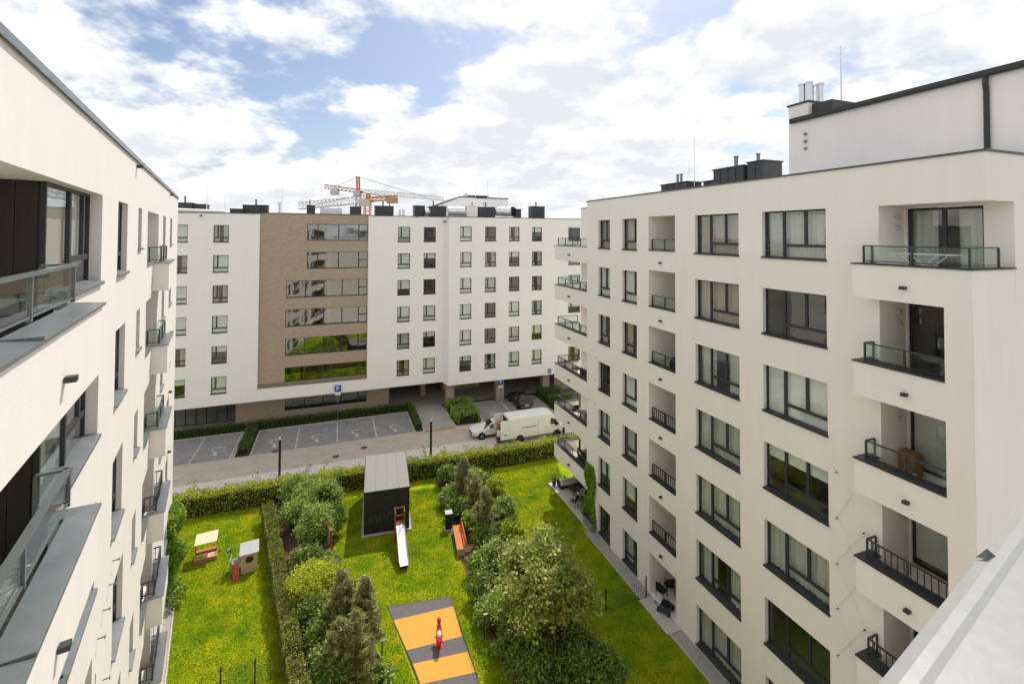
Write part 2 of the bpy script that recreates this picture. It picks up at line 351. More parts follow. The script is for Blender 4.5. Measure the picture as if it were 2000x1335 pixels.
def housing(parent, x0, x1, y0, y1, z0, z1, m=None, flues=()):
    mb = MB().box(x0, x1, y0, y1, z0, z1-.06); mb.box(x0-.05, x1+.05, y0-.05, y1+.05, z1-.06, z1)
    n = max(2, int((x1-x0)/.45))
    for i in range(1, n): x = x0+(x1-x0)*i/n; mb.box(x-.012, x+.012, y0-.025, y1+.025, z0, z1-.062)
    ob = mb.build('vent_housing', m or DARKBOX, parent)
    for fx, fy, fz, r in flues: MB().tube([(fx, fy, z1-.05), (fx, fy, fz-.08)], r, 10).tube([(fx, fy, fz-.08), (fx, fy, fz)], r*1.25, 10).build('flue', STEEL if r > .1 else ZINC, ob)
    return ob
# ---------------------------------------------------------------- ground, street, garden
def struct(o): o['kind'] = 'structure'; return o
def fpoly(pts, z0, z1, frame=None):
    fr = frame or FF; return MB().prism([tuple(fr.at(a, b)[:2]) for a, b in pts], z0, z1)
def frect(s0, s1, o0, o1, z0, z1, frame=None):
    p = [(s0, o0), (s1, o0), (s1, o1), (s0, o1)]; return fpoly(p if (frame or FF).o > 0 else p[::-1], z0, z1, frame)
def pavemat(name, c1, c2, mortar, w_, h_, rot, bias=0., nvar=.35):
    m = bpy.data.materials.new(name); m.use_nodes = True; n = m.node_tree; b = n.nodes['Principled BSDF']; K = n.links.new
    t = n.nodes.new('ShaderNodeTexCoord'); mp = n.nodes.new('ShaderNodeMapping'); mp.inputs['Rotation'].default_value = (0, 0, -rot); K(t.outputs['Object'], mp.inputs[0])
    br = n.nodes.new('ShaderNodeTexBrick'); K(mp.outputs[0], br.inputs['Vector'])
    for k_, v in (('Color1', c1), ('Color2', c2), ('Mortar', mortar)): br.inputs[k_].default_value = tuple(v)+(1,)
    br.inputs['Scale'].default_value = 1; br.inputs['Brick Width'].default_value = w_; br.inputs['Row Height'].default_value = h_; br.inputs['Mortar Size'].default_value = .006; br.inputs['Bias'].default_value = bias
    nz = n.nodes.new('ShaderNodeTexNoise'); nz.inputs['Scale'].default_value = .9; nz.inputs['Detail'].default_value = 9; nz.inputs['Roughness'].default_value = .65; K(t.outputs['Object'], nz.inputs['Vector'])
    mr = n.nodes.new('ShaderNodeMapRange'); mr.inputs[1].default_value = .3; mr.inputs[2].default_value = .7; mr.inputs[3].default_value = 1-nvar; mr.inputs[4].default_value = 1+nvar*.6; K(nz.outputs['Fac'], mr.inputs[0])
    mu = n.nodes.new('ShaderNodeMixRGB'); mu.blend_type = 'MULTIPLY'; mu.inputs[0].default_value = 1; K(br.outputs['Color'], mu.inputs[1]); K(mr.outputs[0], mu.inputs[2]); K(mu.outputs[0], b.inputs['Base Color'])
    b.inputs['Roughness'].default_value = .85; b.inputs['Specular IOR Level'].default_value = .25; return m
ROT = FF.a
ROADM = pavemat('road_paving', (.50, .425, .355), (.54, .46, .385), (.40, .34, .285), .2, .1, ROT, nvar=.16)
BAYM = pavemat('bay_paving', (.28, .268, .268), (.315, .302, .30), (.215, .207, .205), .2, .1, ROT, nvar=.22)
WALKM = pavemat('walk_paving', (.66, .60, .53), (.70, .64, .56), (.52, .47, .41), .4, .4, ROT, nvar=.12)
PATHM = pavemat('path_paving', (.40, .375, .345), (.44, .41, .375), (.31, .295, .27), .2, .1, ROT, nvar=.18)
KERB = mat('concrete_kerb', (.50, .47, .42), rough=.9, var=.12, vscale=5)
PAINT = mat('white_paint', (.60, .59, .575), rough=.8, var=.3, vscale=7)
struct(MB().quad((-2500, -2500, STREET-.04), (2500, -2500, STREET-.04), (2500, 2500, STREET-.04), (-2500, 2500, STREET-.04)).build('ground', mat('far_ground', (.16, .155, .13), rough=1, var=.3, vscale=.02)))
struct(frect(-70, 40, 5.4, 9.35, STREET-.02, STREET).build('road', ROADM))
struct(frect(-70, 40, 9.35, 15.4, STREET-.02, STREET+.004).build('pavement', WALKM))
struct(frect(-70, 40, -14, -1.5, STREET-.02, STREET+.006).build('forecourt', PATHM))
struct(frect(-11.5, -8.4, -1.5, 5.4, STREET-.02, STREET+.002).build('path', PATHM))
struct(frect(-11.5, -8.4, 5.42, 5.95, STREET, STREET+.005).build('tinted_paving_strip', pavemat('ochre_paving', (.42, .29, .15), (.46, .33, .19), (.3, .22, .13), .2, .1, ROT)))
bays = []
for s0, s1, o0, o1 in ((-42, -28.75, -.35, 5.4), (-27.25, -12.6, -.15, 5.4), (-5.05, 3.05, -.15, 5.6)):
    bays.append(struct(frect(s0, s1, o0, o1, STREET-.02, STREET+.004).build('parking_bay', BAYM)))
def bayline(s, o0, o1, bi, dashed=True):
    mb = MB(); o = o0+.15
    while o < o1-.2:
        p = [(s-.06, o), (s+.06, o), (s+.06, o+(.2 if dashed else o1-o)), (s-.06, o+(.2 if dashed else o1-o))]
        mb.prism([tuple(FF.at(a, b)[:2]) for a, b in p[::-1]], STREET+.006, STREET+.009); o += .3 if dashed else 99
    mb.build('bay_line', PAINT, bays[bi])
for s, bi in ((-23.6, 1), (-19.93, 1), (-16.28, 1), (-32.1, 0), (-28.95, 0), (-35.7, 0)): bayline(s, -.1, 5.35, bi)
bayline(-1.5, -.1, 5.4, 2, False)
def wheelchair(s, o, bi):
    mb = MB(); z0, z1 = STREET+.006, STREET+.009
    def seg(pts, wd):
        for (a, b), (c, d) in zip(pts, pts[1:]):
            v = np.array([c-a, d-b]); l_ = np.linalg.norm(v)+1e-9; nn = np.array([-v[1], v[0]])/l_*wd/2
            q = [(a+nn[0], b+nn[1]), (c+nn[0], d+nn[1]), (c-nn[0], d-nn[1]), (a-nn[0], b-nn[1])]
            mb.prism([tuple(FF.at(s+x, o+y)[:2]) for x, y in q], z0, z1)
    seg([(.40*math.cos(t)-.05, -.45+.42*math.sin(t)) for t in np.linspace(math.radians(80), math.radians(-250), 18)], .11)   # wheel
    seg([(0, .55), (0, -.05), (.28, -.08), (.40, -.60), (.56, -.56)], .13); seg([(0, .28), (-.27, .25)], .10)
    mb.prism([tuple(FF.at(s+.0+.19*math.cos(t), o+.72+.17*math.sin(t))[:2]) for t in np.linspace(0, 2*math.pi, 10)[:-1]], z0, z1)
    mb.build('wheelchair_symbol', PAINT, bays[bi])
for x, y, bi in ((537, 865, 1), (619, 855, 1), (697, 845, 1), (771, 836, 1), (423, 881, 0), (970, 811, 2), (1032, 806, 2)):
    s, o, _ = FF.loc(gp(x, y, STREET)); wheelchair(s, o, bi)
for args in ((-27.4, -12.45, -.3, -.15), (-27.4, -27.25, -.15, 5.4), (-12.6, -12.45, -.15, 5.4), (-42, -28.6, -.5, -.35), (-28.75, -28.6, -.35, 5.4), (-5.2, -5.05, -.15, 5.6), (3.05, 3.2, -.15, 5.6), (-5.05, 3.05, -.3, -.15), (-11.65, -11.5, -.3, 5.4), (-8.4, -8.25, -.3, 5.4)):
    struct(frect(*args, STREET-.02, STREET+.06).build('kerb', KERB))
SOIL = mat('dark_soil', (.06, .042, .03), rough=1, var=.5, vscale=9, bump=.6, bscale=25); BARK = mat('bark_mulch', (.13, .075, .045), rough=1, var=.55, vscale=14, bump=.8, bscale=30)
for args in ((-42, -28.6, -1.5, -.5), (-28.6, -27.4, -1.5, 5.3), (-27.4, -11.65, -1.5, -.3), (-12.45, -11.65, -.3, 5.3), (-8.25, -5.2, -1.0, 5.3), (3.2, 6.2, -1.0, 5.4)):
    struct(frect(*args, STREET-.02, STREET+.03).build('planting_bed', SOIL))
# the garden stands about a metre above the street
def lawnmat():
    m = bpy.data.materials.new('lawn'); m.use_nodes = True; n = m.node_tree; b = n.nodes['Principled BSDF']; K = n.links.new
    t = n.nodes.new('ShaderNodeTexCoord')
    def nz(sc_, det, r_=.6):
        q = n.nodes.new('ShaderNodeTexNoise'); q.inputs['Scale'].default_value = sc_; q.inputs['Detail'].default_value = det; q.inputs['Roughness'].default_value = r_; K(t.outputs['Object'], q.inputs['Vector']); return q.outputs['Fac']
    a = nz(.9, 6); c = nz(.25, 3); f_ = nz(22, 4)
    cr = n.nodes.new('ShaderNodeValToRGB'); e = cr.color_ramp.elements; e[0].position = .38; e[0].color = (.075, .18, .004, 1); e[1].position = .64; e[1].color = (.40, .385, .010, 1); q = e.new(.5); q.color = (.205, .29, .006, 1)
    ad = n.nodes.new('ShaderNodeMath'); ad.operation = 'MULTIPLY_ADD'; K(a, ad.inputs[0]); ad.inputs[1].default_value = .6; 
    m2 = n.nodes.new('ShaderNodeMath'); m2.operation = 'MULTIPLY_ADD'; K(c, m2.inputs[0]); m2.inputs[1].default_value = .35; m3 = n.nodes.new('ShaderNodeMath'); m3.operation = 'MULTIPLY'; K(f_, m3.inputs[0]); m3.inputs[1].default_value = .08; K(m3.outputs[0], m2.inputs[2]); K(m2.outputs[0], ad.inputs[2]); K(ad.outputs[0], cr.inputs[0])
    K(cr.outputs[0], b.inputs['Base Color']); b.inputs['Roughness'].default_value = .95; b.inputs['Specular IOR Level'].default_value = .1
    bp = n.nodes.new('ShaderNodeBump'); bp.inputs['Strength'].default_value = .5; bp.inputs['Distance'].default_value = .05; K(f_, bp.inputs['Height']); K(bp.outputs[0], b.inputs['Normal']); return m
LAWN = lawnmat()
struct(frect(-55, 40, 15.4, 42, STREET-.1, 0).build('lawn', LAWN)); struct(frect(-55, 40, 42, 90, STREET-.1, -.004).build('courtyard_paving', PATHM))
GRAVEL = mat('grey_gravel', (.33, .31, .29), rough=1, var=.45, vscale=30, bump=.9, bscale=45, detail=8)
struct(frect(-16.5, -4.95, .0, .68, .0, .02, RF).build('gravel_strip', GRAVEL)); struct(frect(-2.69, 3.3, .0, .68, .0, .02, RF).build('gravel_strip', GRAVEL))
struct(frect(-20, 11.6, .0, .36, .0, .02, LF).build('gravel_strip', GRAVEL))
mb = MB()
for x0, x1 in ((-16.5, -4.95), (-2.69, 3.3)): mb.prism([tuple(RF.at(a, b)[:2]) for a, b in ((x0, .68), (x1, .68), (x1, .73), (x0, .73))], -.05, .035)
struct(mb.build('kerb', KERB)); struct(frect(-20, 11.6, .36, .42, -.05, .03, LF).build('kerb', KERB))
SLAB = mat('terrace_slab', (.50, .46, .41), rough=.9, var=.12, vscale=4)
def terrace(s0, s1, o0, o1, n_s, n_o):
    t = struct(frect(s0, s1, o0, o1, 0, .03, RF).build('terrace', mat('slab_joint', (.2, .19, .17), rough=1)))
    ds, do = (s1-s0)/n_s, (o1-o0)/n_o
    me = cached(('slab', ds, do), lambda: MB().box(-ds/2+.006, ds/2-.006, -do/2+.006, do/2-.006, .03, .045).mesh('paving_slab', SLAB))
    for i in range(n_s):
        for j in range(n_o): P = RF.at(s0+ds*(i+.5), o0+do*(j+.5)); put('paving_slab', me, t, (P[0], P[1], random.uniform(0, .003)), RF.a)
    return t
terrace(-4.95, -2.69, 0, .87, 5, 2); terrace(3.3, 9.4, -1.85, .42, 11, 4)
def bed(pts): return struct(MB().prism([tuple(gp(x, y)[:2]) for x, y in pts][::-1], -.05, .012).build('planting_bed', BARK))
bed([(655, 950), (662, 985), (652, 1060), (655, 1100), (690, 1150), (735, 1270), (775, 1345), (590, 1345), (540, 1000), (545, 955)])
bed([(850, 930), (862, 965), (885, 1060), (925, 1150), (955, 1245), (1005, 1345), (1200, 1345), (1130, 1230), (1005, 1040), (955, 935)])
# fine grass over the lawns in view
def inpoly(P, poly):
    x, y = P[:, 0], P[:, 1]; c = np.zeros(len(P), bool); n = len(poly)
    for i in range(n):
        x1, y1 = poly[i]; x2, y2 = poly[(i+1) % n]
        c ^= ((y1 > y) != (y2 > y)) & (x < (x2-x1)*(y-y1)/(y2-y1+1e-12)+x1)
    return c
GRASS = mat('grass_blades', (.12, .26, .006), rough=.8, spec=.15, col2=(.45, .43, .014), vscale=1.0, island=.25, transl=.3)
def grass(polys, dens):
    allp = []
    for poly in polys:
        q = np.array([gp(x, y)[:2] for x, y in poly]); lo, hi = q.min(0), q.max(0); n = int(dens*np.prod(hi-lo)); P = rng.uniform(lo, hi, (n, 2)); allp.append(P[inpoly(P, q)])
    P = np.concatenate(allp); n = len(P); a = rng.uniform(0, 2*np.pi, n); h = rng.uniform(.025, .07, n); wd = rng.uniform(.008, .02, n)
    d = np.stack([np.cos(a), np.sin(a)], 1); ln = rng.normal(0, .03, (n, 2)); v = np.zeros((n, 3, 3)); v[:, 0, :2] = P-d*wd[:, None]; v[:, 1, :2] = P+d*wd[:, None]; v[:, 2, :2] = P+ln; v[:, 2, 2] = h
    m = fast_mesh('grass', v.reshape(-1, 3), np.arange(3*n).reshape(-1, 3), GRASS)
    tag(put('grass', m), 'short mown grass of the courtyard lawns', 'grass', kind='stuff')
MATPX = [(756.5, 1183.6), (880.3, 1164.8), (933.3, 1335), (940, 1360), (832, 1360), (820.6, 1335)]
grass([[(338, 1015), (505, 985), (565, 1345), (322, 1345), (336, 1180)], [(662, 975), (860, 950), (885, 1060), (925, 1150), (1003, 1345), (932, 1345), (879, 1168), (758, 1187), (815, 1345), (775, 1345), (690, 1150), (655, 1100)],
       [(958, 925), (1085, 895), (1100, 940), (1140, 1034), (1243, 1160), (1395, 1345), (1190, 1345), (1005, 1040)]], 900)
# ---------------------------------------------------------------- right building
R = thing('apartment_building', 'cream rendered apartment block filling the right side, with a penthouse and corner balconies', 'building', RF.o3, RF.a)
COLS = {'A': (1.39, 2.76), 'B': (-1.36, .07), 'C': (-8.48, -5.92), 'D': (-12.22, -9.64)}
ops = []
for k in range(7):
    for c, (a, b) in COLS.items(): ops.append((a, b, 18.17-3*k, 19.962-3*k, .22))
    zb = 18.193-3*k if k < 6 else 0.02; ops.append((-4.54, -2.42, zb, (20.02 if k == 0 else 20.147)-3*k, 1.9, .28))
mb = MB(); wall(mb, 1, -13.9, 4.22, -.3, 21.25, ops)
mb.quad((-13.9, 0, -.3), (-13.9, -1.28, -.3), (-13.9, -1.28, 19.96), (-13.9, 0, 19.96))
edoors = [(-15.86, -13.96, 17.72-3*k, 19.9-3*k, .12) for k in range(6)]
wall(mb, 1, -16.5, -13.9, -.3, 19.96, edoors, off=-1.28)
mb.box(-16.5, -13.9, -1.279, 0, 19.963, 21.25)
mb.quad((-16.5, -14, -.3), (-16.5, -1.28, -.3), (-16.5, -1.28, 21.25), (-16.5, -14, 21.25))
mb.quad((-16.503, -1.28, -.3), (-16.503, .702, -.3), (-16.503, .702, 17.13), (-16.503, -1.28, 17.13))
bdoors = [(5.0, 7.4, 17.65-3*k, 19.9-3*k, .12) for k in range(7)]
wall(mb, 1, 4.22, 8.44, -.3, 21.05, bdoors, off=-1.89)
mb.quad((4.22, 0, -.3), (4.22, -1.89, -.3), (4.22, -1.89, 21.25), (4.22, 0, 21.25))
mb.quad((8.44, -1.89, -.3), (8.44, -14, -.3), (8.44, -14, 21.05), (8.44, -1.89, 21.05))
mb.quad((-16.5, -14, -.3), (8.44, -14, -.3), (8.44, -14, 21.1), (-16.5, -14, 21.1))
mb.build('wall', CREAM, R)
MB().box(-16.3, 8.3, -13.8, -1.95, 20.6, 20.85).box(-16.3, 4.1, -1.95, -.2, 20.6, 20.85).build('roof', ROOFD, R)
MB().box(-16.54, 4.26, -.3, .045, 21.25, 21.31).box(-16.54, -16.2, -14, -.3, 21.25, 21.31).box(4.26, 8.5, -2.2, -1.85, 21.05, 21.1).box(8.2, 8.5, -14, -2.2, 21.05, 21.1).build('coping', COPING, R)
# rooms behind the glass: partition core and floor slabs
cb = MB().box(-13.7, 4.0, -3.4, -3.2, .1, 20.5).box(4.2, 8.2, -5.0, -4.8, .1, 20.5).box(-16.3, -13.9, -4.6, -4.4, .1, 20.5)
for k in range(7): cb.box(-13.85, 4.1, -3.2, -.3, 17.55-3*k, 17.62-3*k); cb.box(4.3, 8.3, -4.8, -2.05, 17.5-3*k, 17.6-3*k); cb.box(-16.3, -13.95, -4.4, -1.5, 17.55-3*k, 17.65-3*k)
for x in (3.4, .75, -1.95, -5.2, -9.05, -12.9): cb.box(x-.05, x+.05, -3.2, -.35, .1, 20.4)
cb.build('partition', INNER, R)
IN = {'A': ['linen', 'b1.0', 'side', None, 'sheer', 'b.6', None], 'B': ['sheer', 'b1.0', 'linenside', 'b1.0', 'sheer', 'b.62', 'side'],
      'C': ['linen', 'linen', 'side', 'sheer', 'sheer', 'side', 'sheer'], 'D': ['sheer', None, 'b1.0', 'b.3', 'sheer', None, 'side']}
for c, (a, b) in COLS.items():
    for k in range(7):
        window(R, (a+b)/2, 18.17-3*k, b-a, 1.79, -.2, 'three' if c in 'CD' else ('half' if c == 'A' else 'two'), 1, IN[c][k], sill=(.2, .06), seed=k)
for k in range(7):   # loggias between the window columns
    z = 17.66-3*k if k < 6 else 0.03; zt = (20.02 if k == 0 else 20.147)-3*k
    mb = MB(); a, b = -4.54, -2.42
    mb.quad((a, -.28, z), (b, -.28, z), (b, -1.9, z), (a, -1.9, z)); mb.quad((a, -1.9, z), (b, -1.9, z), (b, -1.9, zt), (a, -1.9, zt))
    if k < 6:
        mb.quad((a, -.28, z), (b, -.28, z), (b, -.28, z+.53), (a, -.28, z+.53)); mb.quad((a, -.28, z), (a, -1.9, z), (a, -1.9, z+.53), (a, -.28, z+.53)); mb.quad((b, -.28, z), (b, -1.9, z), (b, -1.9, z+.53), (b, -.28, z+.53))
    mb.build('loggia', CREAM, R)
    window(R, (a+b)/2-.25, z+.02, 1.5, 2.1, -1.86, 'door2', 1, 'sheer' if k % 2 else None, name='balcony_door')
    if k < 6:
        MB().box(a, b, -.3, .05, 18.193-3*k, 18.225-3*k).build('parapet_cap', SILLD, R)
        railing(R, [(b-.03, -.22), (a+.03, -.22)], 18.22-3*k, .56, 'glass' if k < 3 else 'bars')
        spout(R, -3.45, 0, 17.58-3*k, 1, .75)
# projecting corner bay with one balcony to a floor
for k in range(6):
    z = -3*k
    pm = cached('ebay0' if k == 0 else 'ebay', lambda: (MB().box(-16.5, -13.55, .28, .7, 17.13, 18.15).box(-13.83, -13.55, .003, .28, 17.13, 18.15).box(-16.49, -13.83, -1.27, .28, 17.133, 17.6) if k else
         MB().box(-16.5, -13.55, .28, .7, 17.13, 18.15).box(-13.83, -13.55, .003, .28, 17.13, 18.15).box(-16.5, -16.22, -1.27, .28, 17.13, 18.15).box(-16.22, -13.83, -1.27, .28, 17.133, 17.6)).mesh('balcony_parapet', CREAM))
    put('balcony_parapet', pm, R, (0, 0, z))
    cm = cached('ecap0' if k == 0 else 'ecap', lambda: (MB().box(-15.9, -13.52, .25, .74, 18.15, 18.19).box(-13.86, -13.52, .0, .25, 18.15, 18.19) if k else
         MB().box(-16.54, -13.52, .25, .74, 18.15, 18.19).box(-13.86, -13.52, .0, .25, 18.15, 18.19).box(-16.54, -16.19, -1.27, .25, 18.15, 18.19)).mesh('parapet_cap', SILLD))
    put('parapet_cap', cm, R, (0, 0, z))
    if k == 0: railing(R, [(-13.72, .02), (-13.72, .42), (-16.33, .42), (-16.33, -.9)], 18.19, .52, 'glass')
    else:
        railing(R, [(-13.72, .02), (-13.72, .42), (-15.88, .42)], 18.19+z, .52, 'glass' if k < 3 else 'bars')
        MB().box(-16.497, -15.9, .2, .697, 18.15+z, 20.13+z).build('corner_pier', CREAM, R)
    window(R, -14.91, 17.74+z, 1.9, 2.14, -1.38, 'door2', 1, ['side', None, 'b1.0', 'b.92', None, None][k], name='balcony_door')
    spout(R, -14.98, .7, 17.55+z, 1, .75)
    if k < 4:
        for zz_ in (19.62, 19.28): MB().tube([(-13.905, -.9, zz_+z), (-13.99, -.9, zz_+z)], .085, 12).build('air_vent', STEEL, R)
MB().box(-16.497, -15.9, .2, .697, -.3, 2.13).build('corner_pier', CREAM, R)
# balconies carried past the far end
for k in range(6):
    z = -3*k
    put('balcony_parapet', cached('fbay', lambda: MB().box(4.223, 9.2, -.28, 0, 17.12, 18.2).box(8.92, 9.2, -1.95, -.28, 17.12, 18.2).box(4.223, 8.92, -1.88, -.28, 17.123, 17.6).mesh('balcony_parapet', CREAM)), R, (0, 0, z))
    put('parapet_cap', cached('fcap', lambda: MB().box(4.23, 9.23, -.3, .035, 18.2, 18.235).box(8.89, 9.23, -1.95, -.3, 18.2, 18.235).mesh('parapet_cap', SILLD)), R, (0, 0, z))
    railing(R, [(4.26, -.2), (8.98, -.2), (8.98, -1.9)], 18.235+z, .53, 'glass' if k < 3 else 'bars')
    window(R, 6.2, 17.67+z, 2.4, 2.2, -1.99, 'door2', 1, 'sheer' if k in (1, 4) else None, name='balcony_door')
    spout(R, 6.71, 0, 17.58+z, 1, .8)
# penthouse with gutter, downpipe and chimney block
MB().box(-16.45, -8.9, -10.5, -2.5, 20.85, 23.86).build('penthouse_wall', WHITE, R)
MB().box(-16.5, -9.0, -10.6, -2.52, 23.86, 23.98).build('penthouse_roof', ROOFD, R)
MB().tube([(-16.6, -2.4, 23.9), (-9.0, -2.4, 23.9)], .085, 10).box(-16.6, -9.0, -2.5, -2.33, 23.95, 24.02).build('gutter', FRAME, R)
MB().tube([(-15.45, -2.4, 23.85), (-15.45, -2.4, 23.6), (-15.45, -2.44, 23.4), (-15.45, -2.44, 20.9)], .07, 10).build('downpipe', FRAME, R)
MB().box(-9.75, -8.84, -4.6, -2.497, 20.85, 24.58).build('chimney', WHITE, R)
MB().box(-9.8, -8.79, -4.65, -2.45, 24.58, 24.66).box(-10.6, -9.76, -4.6, -2.7, 23.98, 24.5).build('chimney_cap', DARKBOX, R)
for fx, fy in ((-9.1, -3.0), (-9.4, -3.0), (-9.1, -3.5), (-9.45, -3.6)): MB().tube([(fx, fy, 24.6), (fx, fy, 25.55)], .14, 12).tube([(fx, fy, 25.5), (fx, fy, 25.58)], .17, 12).build('flue', STEEL, R)
for z in (23.26, 22.96, 22.66): MB().tube([(-9.63, -2.5, z), (-9.63, -2.41, z)], .06, 10).build('air_vent', ZINC, R)
housing(R, -3.1, -.95, -3.0, -2.0, 20.85, 21.98, flues=[(-2.2, -2.4, 22.5, .07), (-1.9, -2.4, 22.5, .07)])
housing(R, -6.5, -4.6, -3.8, -2.4, 20.85, 22.42, flues=[(-5.6, -2.9, 23.0, .1)])
housing(R, -4.6, -3.9, -3.2, -2.4, 20.85, 21.9); housing(R, -7.6, -6.75, -3.6, -2.4, 20.85, 22.5, flues=[(-7.0, -2.8, 22.9, .08)])
rod(R, -3.45, -2.2, 20.85, 24.4); rod(R, -2.6, -2.6, 20.85, 23.3); rod(R, -9.95, -4.2, 23.9, 27.1, .03)
# climbing-plant cables
tp = [(-12.52, 11.11), (-13.38, 9.6), (-12.52, 8.09), (-13.37, 6.58), (-12.51, 5.08)]; tq = [(-13.1, 10.7), (-12.52, 9.6), (-13.35, 8.09+.05), (-12.51, 6.61), (-13.3, 5.1)]
mb = MB()
for pp in (tp, tq): mb.tube([(s, .07, z) for s, z in pp], .005, 4)
tr = mb.build('cable_trellis', STEEL, R)
for s, z in tp+tq[1:]: MB().tube([(s, 0, z), (s, .085, z)], .018, 6).build('standoff', FRAME, tr)
for s, z in [RF.w(x, y) for x, y in ((1151, 692), (1164, 698), (1150, 736), (1164, 743), (1151, 780), (1163, 789), (1150, 824), (1164, 834))]: MB().tube([(s, 0, z), (s, .08, z)], .02, 6).build('standoff', ZINC, tr)
# ---------------------------------------------------------------- left building (outward = -y in its own frame)
L = thing('apartment_building', 'sunlit pale cream apartment block along the left edge, seen steeply with grey balcony ledges', 'building', LF.o3, LF.a)
LZ = 21.086
ops = []; lw = []
for k in range(7):
    d = -3*k; ps = (-8.12, -6.75) if k < 3 else (-7.72, -6.3)
    for nm, a, b, c, e in (('P', ps[0], ps[1], 18.037, 19.756), ('Q', -4.78, -4.04, 18.556, 19.756), ('T', 2.75, 3.93, 18.3, 19.756), ('U', 6.35, 7.6, 18.45, 19.756)):
        ops.append((a, b, c+d, e+d, .17)); lw.append((nm, a, b, c+d, e+d, k))
    ops.append((-12.72, -9.9, 18.045+d, 19.766+d, .24, .24, 'rb')); ops.append((-20.4, -12.72, 17.38+d, 19.766+d, .24, .24, 'l'))
    ops.append((-2.58, -.85, 17.955+d, 19.75+d, 1.6, .25, 'ltb')); ops.append((-.85, .94, 17.38+d, 19.75+d, 1.6, .25, 'rt'))
mb = MB(); wall(mb, -1, -22.5, 11.6, -.3, LZ, ops)
mb.quad((11.6, 0, -.3), (11.6, 13, -.3), (11.6, 13, LZ), (11.6, 0, LZ)); mb.quad((-22.5, 0, -.3), (-22.5, 13, -.3), (-22.5, 13, LZ), (-22.5, 0, LZ)); mb.quad((-22.5, 13, -.3), (11.6, 13, -.3), (11.6, 13, LZ), (-22.5, 13, LZ))
mb.build('wall', WARM, L)
MB().box(-22.5, 11.5, .25, 12.9, 20.5, 20.7).build('roof', ROOFD, L)
MB().box(-22.5, 11.64, -.05, .35, LZ, LZ+.05).box(-22.5, 11.64, -.05, -.035, LZ-.06, LZ).build('coping', ZINC, L)
cb = MB().box(-9.8, -2.7, 2.6, 2.8, 0, 20.4).box(1.0, 11.4, 2.6, 2.8, 0, 20.4)
for k in range(7): cb.box(-9.85, -2.62, .25, 2.6, 17.4-3*k, 17.5-3*k); cb.box(1.0, 11.4, .25, 2.6, 17.4-3*k, 17.5-3*k)
for x in (-5.5, -3.2, 1.5, 5.2, 9.5): cb.box(x-.05, x+.05, .25, 2.6, .1, 20.3)
cb.build('partition', INNER, L)
for nm, a, b, c, e, k in lw: window(L, (a+b)/2, c, b-a, e-c, -.15, 'slim' if nm in 'QT' else 'two', -1, 'sheer' if k % 2 else None, sill=(.16, .06), sillm=ZINC, seed=k)
RAILZ = mat('grey_rail', (.20, .225, .23), rough=.35, metal=.5)
PANEL = mat('dark_brown_panel', (.035, .030, .028), rough=.45, var=.25, vscale=2, stretch=(3, 3, .3))
STONE = mat('grey_paving_stone', (.27, .265, .25), rough=.9, var=.2, vscale=6, bump=.3, bscale=30, island=.2); JOINT = mat('pale_joint_sand', (.52, .49, .43), rough=.95)
def stones(parent, x0, x1, y0, y1, z, cell=.26):
    """irregular paving stones, each a piece"""
    nx, ny = int((x1-x0)/cell), int((y1-y0)/cell); r = random.Random(3); g = {}
    for i in range(nx+1):
        for j in range(ny+1):
            g[i, j] = (x0+(x1-x0)*i/nx+(r.uniform(-.07, .07) if 0 < i < nx else 0)+(.11*(j % 2) if 0 < i < nx else 0), y0+(y1-y0)*j/ny+(r.uniform(-.05, .05) if 0 < j < ny else 0))
    for i in range(nx):
        for j in range(ny):
            q = [np.array(g[a]) for a in ((i, j), (i+1, j), (i+1, j+1), (i, j+1))]; c = sum(q)/4
            poly = []
            for t in range(4):
                a, b = q[t]-c, q[(t+1) % 4]-c
                poly += [tuple(c+(a*.8+b*.2)*.86), tuple(c+(a*.2+b*.8)*.86)]
            MB().prism(poly, z, z+.018+r.uniform(0, .008)).build('paving_stone', STONE, parent)
LP = []
